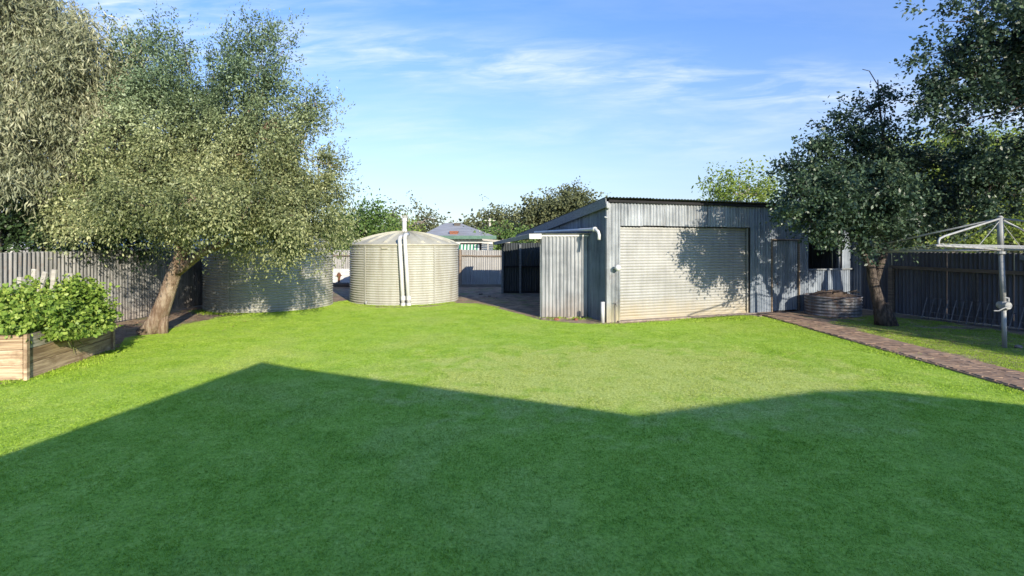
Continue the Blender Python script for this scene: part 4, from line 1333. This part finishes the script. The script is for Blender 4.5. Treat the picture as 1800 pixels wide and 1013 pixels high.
# pale gum beyond the left fence
gumb = [bl(60, 90, 12.2, 95, 75, 1), bl(150, 130, 12.6, 75, 70, 1), bl(30, 200, 12.2, 80, 70, 1), bl(110, 220, 12.6, 85, 60, 1), bl(190, 170, 13.0, 42, 50, .8), bl(60, 290, 12.0, 55, 35, .6), bl(190, 215, 13, 30, 25, .6),
        bl(0, 30, 12.2, 80, 60, 1), bl(80, 20, 12.5, 55, 40, .9), bl(130, 62, 12.8, 30, 36, .6), bl(-80, 120, 12.3, 100, 110, .8), bl(20, 260, 12.0, 60, 40, .8), bl(-90, 250, 12.3, 90, 60, .7), bl(-60, -60, 12.5, 110, 80, .7)]
tree('gum_tree', (-13.6, 13.0, 0), 'tall pale grey green gum tree with drooping leaves beyond the left fence',
     [([(-13.6, 13.0, 0), (-13.3, 13.0, 2), (-13.2, 12.9, 4), (-12.6, 12.8, 6)], [.32, .27, .22, .12])],
     gumb, 'leaf_gum', 'bark_gum', .06, [(-13.2, 12.9, 4), (-12.6, 12.8, 5.6)], 12, ntw=150,
     leaf=(0.15, 0.0135), per=20, spread=0.26, dens=9, droop=1.1, shell=.55, gap=.36, gscale=1.0, clump=.36, cn=22, flat=1.25)
# dark shrubs beyond the fence, below the gum
darkb = [bl(40, 380, 13.5, 90, 60, 1, 1.0), bl(150, 370, 14.0, 80, 70, 1, 1.2), bl(230, 400, 15, 70, 50, 1, 1.0), bl(180, 280, 14.5, 80, 60, .8, 1.0), bl(-60, 370, 13.5, 80, 70, .8, 1.0), bl(255, 330, 14.6, 50, 60, .6, .8)]
tree('dark_shrub', (-14.0, 15.0, 0), 'dense dark green shrub above the left fence under the gum tree',
     [([(-14, 15, 0), (-13.7, 15, 1.5), (-13.5, 15, 2.6)], [.15, .12, .08])], darkb, 'leaf_dark', 'bark_dark', .05, [(-13.5, 15, 2.4)], 14, ntw=60,
     leaf=(0.09, 0.030), per=18, spread=0.26, dens=6, droop=.4, shell=.5, gap=.26, gscale=1.0)

# dark tree by the ring planter
rb = (*G(1553, 572), 0)
rtb = [bl(1480, 330, 13.0, 80, 55, 1), bl(1560, 325, 13.6, 80, 56, 1), bl(1430, 370, 12.4, 52, 46, 1), bl(1500, 400, 12.6, 60, 40, 1), bl(1600, 380, 13.8, 75, 50, .9), bl(1400, 300, 12.9, 26, 20, .9), bl(1440, 280, 13.0, 46, 30, .9),
       bl(1470, 230, 13.1, 40, 24, .95), bl(1490, 256, 13.2, 42, 28, .9), bl(1540, 200, 13.4, 22, 26, .9), bl(1545, 160, 13.4, 16, 26, .9), bl(1520, 175, 13.4, 18, 12, .8), bl(1556, 240, 13.5, 26, 20, .9), bl(1620, 300, 14.0, 44, 40, .85),
       bl(1410, 345, 12.2, 26, 26, .9), bl(1425, 250, 13.0, 14, 7, .9), bl(1550, 420, 13.4, 40, 16, .7), bl(1670, 350, 14.2, 30, 44, .6), bl(1400, 385, 12.3, 24, 20, .9), bl(1465, 418, 12.9, 34, 18, .9), bl(1580, 350, 12.2, 70, 45, .8), bl(1500, 340, 12.2, 70, 45, .8)]
rt = tree('dark_tree', rb, 'dark green bushy tree with a twisted forked trunk at the right end of the shed',
     [([P(1556, 573, 13.75), P(1548, 545, 13.7), P(1540, 515, 13.7), P(1533, 490, 13.7), P(1531, 470, 13.7), P(1520, 448, 13.6), P(1505, 400, 13.5)], [.25, .17, .13, .12, .11, .08, .06]),
      ([P(1536, 500, 13.7), P(1546, 470, 13.75), P(1556, 440, 13.8), P(1565, 400, 13.8), P(1560, 300, 13.7), P(1545, 180, 13.5), P(1543, 140, 13.4)], [.11, .095, .085, .07, .05, .02, .012]),
      ([P(1576, 575, 13.6), P(1566, 560, 13.65), P(1552, 535, 13.7)], [.07, .11, .15]),
      ([P(1543, 150, 13.4), P(1528, 125, 13.4), P(1516, 122, 13.4)], [.012, .01, .008])],
     rtb, 'leaf_right', 'bark_dark', .055, [P(1505, 400, 13.5), P(1565, 400, 13.8), P(1560, 300, 13.7)], 22, ntw=220,
     leaf=(0.095, 0.024), per=17, spread=0.20, dens=10, droop=.25, shell=.5, gap=.36, gscale=1.0, clump=.26, cn=16, flat=.6)

# big dark tree reaching in from the right edge
Bg = [bl(1760, 60, 11.2, 60, 60, 1), bl(1700, 40, 11.2, 40, 36, .9), bl(1665, 20, 11.2, 22, 18, .9), bl(1650, 38, 11.2, 14, 10, .8), bl(1740, 150, 11.4, 90, 36, 1), bl(1650, 112, 11.2, 32, 9, 1), bl(1612, 102, 11.2, 12, 6, 1), bl(1680, 140, 11.3, 50, 26, 1),
      bl(1660, 188, 11.4, 40, 12, 1), bl(1612, 180, 11.4, 12, 6, .9), bl(1720, 210, 11.6, 90, 34, 1), bl(1675, 232, 11.6, 30, 14, .9), bl(1770, 270, 11.8, 70, 40, 1), bl(1720, 300, 12.2, 50, 30, .8), bl(1850, 120, 11.2, 80, 110, .9),
      bl(1860, 280, 12, 80, 60, .8), bl(1790, 10, 11, 60, 50, .9), bl(1840, -80, 11.5, 130, 90, .8), bl(1700, 80, 11.2, 50, 20, .9), bl(1790, 330, 12.2, 40, 30, .7), bl(1950, 150, 11.5, 120, 140, .7), bl(1655, 55, 11.2, 20, 10, .9), bl(1660, 85, 11.2, 30, 12, .9), bl(1705, 365, 12.3, 45, 30, .9), bl(1665, 400, 12.6, 34, 24, .8), bl(1740, 330, 12.0, 40, 26, .8)]
tree('overhanging_tree', (14.6, 12.6, 0), 'tall dark leafy tree reaching in from the right edge above the clothes hoist',
     [([(14.9, 12.6, 0), (14.7, 12.4, 2.5), (14.4, 12.2, 4.5), (13.8, 12.0, 6.5)], [.32, .28, .2, .1])],
     Bg, 'leaf_right', 'bark_dark', .06, [(14.4, 12.2, 4.0), (14.0, 12.0, 5.6)], 27, ntw=200,
     leaf=(0.095, 0.024), per=18, spread=0.17, dens=8.5, droop=.2, shell=.5, gap=.40, gscale=1.0, clump=.26, cn=15, flat=.6)
tree('garden_tree', (17.2, 3.4, 0), 'leafy tree beyond the right fence, out of the picture, dappling the hoist grass',
     [([(17.2, 3.4, 0), (17.0, 3.4, 1.8), (16.8, 3.5, 3.2)], [.2, .17, .12])],
     [(16.4, 2.6, 4.4, 1.5, 1.5, .9, 1), (15.0, 5.4, 3.5, 1.0, 1.2, .55, 1), (14.9, 2.4, 3.3, .8, 1.2, .5, 1), (17.6, 4.6, 4.2, 1.2, 1.2, .9, 1), (13.9, 4.0, 2.9, .5, .9, .3, .8)], 'leaf_right', 'bark_dark', .05, [(16.8, 3.5, 3.0)], 61, ntw=60,
     leaf=(0.12, 0.035), per=17, spread=0.25, dens=9, droop=.2, shell=.5, gap=.45, gscale=1.2)
# bright trees beyond the right fence
bb = [bl(1700, 290, 26, 70, 50, 1), bl(1770, 330, 26, 60, 60, 1), bl(1640, 290, 27, 50, 45, .9), bl(1740, 380, 25, 80, 40, .9), bl(1620, 360, 26, 60, 50, .8), bl(1560, 300, 27, 40, 40, .7), bl(1840, 300, 26, 60, 80, .8), bl(1440, 320, 28, 30, 20, .6)]
tree('bright_tree', (22, 26, 0), 'sunlit yellow green tree showing through behind the dark tree and right fence',
     [([(22, 26, 0), (22.2, 26, 2.5), (22.4, 26, 4)], [.3, .25, .15])], bb, 'leaf_bright', 'bark_gum', .09, [(22.4, 26, 3.6)], 33, ntw=50,
     leaf=(0.17, 0.055), per=18, spread=0.5, dens=1.2, droop=.3, shell=.6, gap=.30, gscale=.6, clump=.6, cn=9)

# trees far behind
def far_tree(name, label, cx_, base_y, Z, blobs, leafm, seed, leaf, dens, gap=.34, per=16, spread=.6, gscale=.4, group='trees beyond the back fence'):
    p0 = P(cx_, 430, Z); top = min(b_[1] for b_ in blobs)
    bs = [bl(x, y, Z + dz, rx, ry, w) for x, y, rx, ry, w, dz in blobs]
    ph = P(cx_, base_y, Z)
    return tree(name, (p0.x, Z, 0), label, [([(p0.x, Z, 0), (p0.x, Z, max(ph.z * .6, 1.2)), (p0.x, Z, ph.z)], [.02 * Z / 3 * 1.0, .015 * Z / 3, .01 * Z / 3])],
                bs, leafm, 'bark_gum', .0022 * Z, [(p0.x, Z, ph.z)], seed, ntw=60, group=group, leaf=leaf, per=per, spread=spread, dens=dens, droop=.25, shell=.6, gap=gap, gscale=gscale, clump=.02 * Z, cn=8)


far_tree('bushy_tree', 'rounded bright green bushy tree behind the gap between the two tanks', 640, 415, 33,
         [(630, 405, 40, 30, 1, 0), (665, 400, 32, 30, 1, 0), (600, 410, 35, 30, 1, 0), (640, 425, 60, 22, 1, 0), (650, 388, 26, 16, .9, 0)], 'leaf_green', 41, (.20, .06), 1.3)
far_tree('bushy_tree', 'small yellow green bush peeping over the dome of the pipe fitted tank', 705, 422, 40,
         [(700, 410, 26, 16, 1, 0), (722, 415, 18, 12, 1, 0)], 'leaf_bright', 42, (.20, .06), 1.3)
far_tree('gum_tree', 'thin far gum with separate leaf clumps above the ribbed tank', 720, 400, 62,
         [(692, 378, 12, 8, 1, 0), (715, 372, 12, 9, 1, 0), (700, 388, 16, 10, 1, 0), (735, 385, 14, 10, 1, 0), (752, 392, 14, 8, 1, 0), (725, 398, 26, 12, 1, 0), (762, 385, 8, 5, .9, 0)], 'leaf_far', 43, (.30, .10), 1.3, spread=.8)
far_tree('gum_tree', 'far gum tree standing left of the power pole beyond the house', 880, 400, 70,
         [(868, 392, 18, 12, 1, 0), (890, 402, 22, 14, 1, 0), (855, 410, 22, 12, 1, 0), (905, 398, 16, 12, 1, 0), (830, 408, 16, 8, .9, 0)], 'leaf_far', 44, (.34, .12), 1.3, spread=.9)
far_tree('bushy_tree', 'low fresh green bush in front of the far gums near the power pole', 885, 420, 48,
         [(880, 412, 24, 12, 1, 0), (905, 414, 18, 11, 1, 0)], 'leaf_green', 45, (.24, .09), 1.3)
far_tree('gum_tree', 'round crowned far gum tree rising behind the sloping shed roof', 985, 375, 58,
         [(965, 358, 20, 12, 1, 0), (992, 352, 26, 13, 1, 0), (1015, 362, 18, 12, 1, 0), (950, 375, 14, 12, 1, 0), (985, 372, 36, 16, 1, 0), (930, 400, 24, 14, 1, 0), (945, 390, 16, 14, 1, 0)], 'leaf_far', 46, (.30, .10), 1.5, spread=.8)
far_tree('gum_tree', 'golden green gum crown behind the flat roof line above the roller door', 1300, 345, 36,
         [(1275, 328, 22, 16, 1, 0), (1300, 320, 24, 16, 1, 0), (1330, 330, 24, 18, 1, 0), (1300, 345, 45, 16, 1, 0), (1350, 345, 14, 8, .8, 0), (1248, 345, 12, 8, .5, 0)], 'leaf_bright', 47, (.22, .055), 1.5, spread=.6)
far_tree('gum_tree', 'far dark gum showing low between the leaning tree and the tank dome', 590, 425, 60,
         [(570, 420, 24, 14, 1, 0), (600, 418, 24, 14, 1, 0)], 'leaf_far', 48, (.3, .1), 1.2)
# wooded line on the horizon
wb_ = [(x, 418 + 6 * math.sin(x * .05), 34, 12, 1, 0) for x in range(-300, 2300, 55)]
bs = [bl(x, y, 120 + 12 * math.sin(x), rx, ry, w) for x, y, rx, ry, w, _ in wb_]
wd_ = link('far_woods', foliage('far_woods', bs, 'leaf_far', None, leaf=(1.1, .45), per=7, spread=2.6, dens=.12, droop=.2, gap=.1, gscale=.1, seed=50)[0].data, None)
for o in list(bpy.data.objects):
    if o.name.startswith('far_woods') and o is not wd_: bpy.data.objects.remove(o)
tag(wd_, 'low line of distant woods along the horizon', 'woods', kind='stuff')

# ================================================================== NEIGHBOURS
# house with hip roof beyond the back fence
HZ = 46
hs_ = P(800, 428, HZ)
nh = empty('neighbour_house', (hs_.x, HZ, 0), 'white neighbouring house with a grey hip roof and a green striped awning', 'house')
kx = HZ / F
def HX(x): return (x - 800) * kx
def HH(y): return CAM_H - (y - HY) * kx
mb = MB(); mb.box(((HX(745) + HX(866)) / 2, 4, HH(415) / 2), (HX(866) - HX(745), 8, HH(415))); mb.build('wall', MAT['white_paint'], nh)
e = HH(416)
v = [(HX(738), -0.5, e), (HX(873), -0.5, e), (HX(873), 8.5, e), (HX(738), 8.5, e), (HX(772), 4, HH(389)), (HX(800), 4, HH(389))]
mb = MB(); mb.add(v, [(0, 1, 5, 4), (1, 2, 5), (2, 3, 4, 5), (3, 0, 4), (3, 2, 1, 0)]); mb.build('roof', MAT['house_roof'], nh)
mb = MB(); mb.bar((HX(738), -0.56, e - .08), (HX(873), -0.56, e - .08), .12, .30); mb.build('gutter', MAT['gutter_green'], nh)
mb = MB(); mb.box((HX(828), -0.03, HH(438)), (1.9, .05, 1.1)); mb.build('window', MAT['shade_black'], nh)
aw = empty('awning', (0, 0, 0), None, None); aw.parent = nh
for k_ in range(12):
    x_ = HX(808) + (HX(843) - HX(808)) * (k_ + .5) / 12
    mb = MB(); mb.bar((x_, -.12, HH(430)), (x_, -.75, HH(447)), (HX(843) - HX(808)) / 12 * .96, .02); mb.build('awning_slat', MAT['green_paint' if k_ % 2 == 0 else 'white_paint'], aw)
mb = MB(); mb.box((HX(797), 3.4, HH(397)), (.55, .8, .75)); mb.build('air_cooler', MAT['brown_box'], nh)
mb = MB(); mb.tube([(HX(790), 3.4, HH(400)), (HX(790), 3.4, HH(389))], .05, 6); mb.build('vent_pipe', MAT['pvc_grey'], nh)
mb = MB(); mb.box((HX(797), .5, HH(416)), (.7, .6, 1.0)); ch = mb.build('chimney', MAT['red_brick'], nh)
mb = MB(); mb.box((HX(797), .5, HH(408)), (.78, .7, .16)); mb.build('chimney_cap', MAT['red_brick'], ch)
mb = MB(); mb.tube([(HX(842), 1, HH(412)), (HX(842), 1, HH(405))], .05, 6); mb.build('vent_pipe', MAT['white_paint'], nh)
# pergola frame right of the house
pg = empty('pergola', (P(868, 430, 44).x, 44, 0), 'weathered timber pergola frame at the right end of the white house', 'pergola')
for x_ in (-.5, 1.0):
    mb = MB(); mb.box((x_, 0, 1.15), (.1, .1, 2.3)); mb.build('post', MAT['weathered_timber'], pg)
for k_ in range(4):
    mb = MB(); mb.bar((-1.0, k_ * .4, 2.55 - k_ * .02), (1.4, k_ * .4, 2.35 - k_ * .03), .06, .10); mb.build('beam', MAT['weathered_timber'], pg)
# power pole
pz = 66
pp_ = P(861, 428, pz)
pl_ = empty('power_pole', (pp_.x, pz, 0), 'thin wooden power pole with a crossarm left of the far gums', 'power pole')
mb = MB(); mb.tube([(0, 0, 0), (0, 0, P(861, 384, pz).z)], [.2, .14], 8); mb.build('pole', MAT['weathered_timber'], pl_)
mb = MB(); mb.bar((-.8, -.1, P(861, 388, pz).z), (.8, -.1, P(861, 388, pz).z), .12, .12); mb.build('crossarm', MAT['weathered_timber'], pl_)
# white shed of the left neighbour
ns = empty('neighbour_shed', (-15.5, 21.5, 0), 'pale neighbouring shed with a white roof edge just above the left fence', 'shed')
mb = MB(); mb.box((0, 0, 1.0), (8.0, 4, 2.0)); mb.build('wall', MAT['white_paint'], ns)
mb = MB(); mb.add([(-4.2, -2.2, 2.0), (4.2, -2.2, 2.0), (4.2, 2.2, 2.5), (-4.2, 2.2, 2.5), (-4.2, -2.2, 2.12), (4.2, -2.2, 2.12), (4.2, 2.2, 2.62), (-4.2, 2.2, 2.62)],
                  [(0, 3, 2, 1), (4, 5, 6, 7), (0, 1, 5, 4), (1, 2, 6, 5), (2, 3, 7, 6), (3, 0, 4, 7)]); mb.build('roof', MAT['white_paint'], ns)

# ================================================================== THE HOUSE BEHIND THE CAMERA (its shadow lies on the lawn)
hh_ = empty('home', (4, -1.5, 0), 'family house behind the viewpoint whose roofline shadow lies across the lawn', 'house')
prof = [(-2.1, 0.0), (-2.1, 2.45), (-2.3, 2.42), (0.85, 4.34), (1.5, 4.14), (5.58, 3.17), (9.1, 3.60), (10.0, 3.62), (12.6, 3.0), (19, 3.0), (19, 0.0)]
prof = [(x - 4, z) for x, z in prof]
body = [(x, z) for x, z in prof]
n = len(body)
mb = MB()
mb.add([(x, 0, z - .03 if z > 0 else 0) for x, z in body] + [(x, -9, z - .03 if z > 0 else 0) for x, z in body],
       [tuple(range(n)), tuple(range(2 * n - 1, n - 1, -1)), (0, n, n + 1, 1), (n - 1, n - 2, 2 * n - 2, 2 * n - 1)])
mb.build('wall', MAT['house_wall'], hh_)
rp_ = prof[2:-1]; n = len(rp_)
mb = MB()
mb.add([(x, 0.02, z) for x, z in rp_] + [(x, -9.1, z) for x, z in rp_] + [(x, 0.02, z + .05) for x, z in rp_] + [(x, -9.1, z + .05) for x, z in rp_],
       [(i, i + 1, n + i + 1, n + i) for i in range(n - 1)] + [(2 * n + i, 3 * n + i, 3 * n + i + 1, 2 * n + i + 1) for i in range(n - 1)]
       + [(i, 2 * n + i, 2 * n + i + 1, i + 1) for i in range(n - 1)] + [(n + i, n + i + 1, 3 * n + i + 1, 3 * n + i) for i in range(n - 1)])
mb.build('roof', MAT['roof_iron'], hh_)
for x_ in (-3.2, 5.2):
    mb = MB(); mb.box((x_, .03, 1.5), (1.4, .06, 1.2)); f_ = mb.build('window', MAT['white_paint'], hh_)
    mb = MB(); mb.box((x_, .075, 1.5), (1.25, .01, 1.05)); mb.build('pane', MAT['shade_black'], f_)
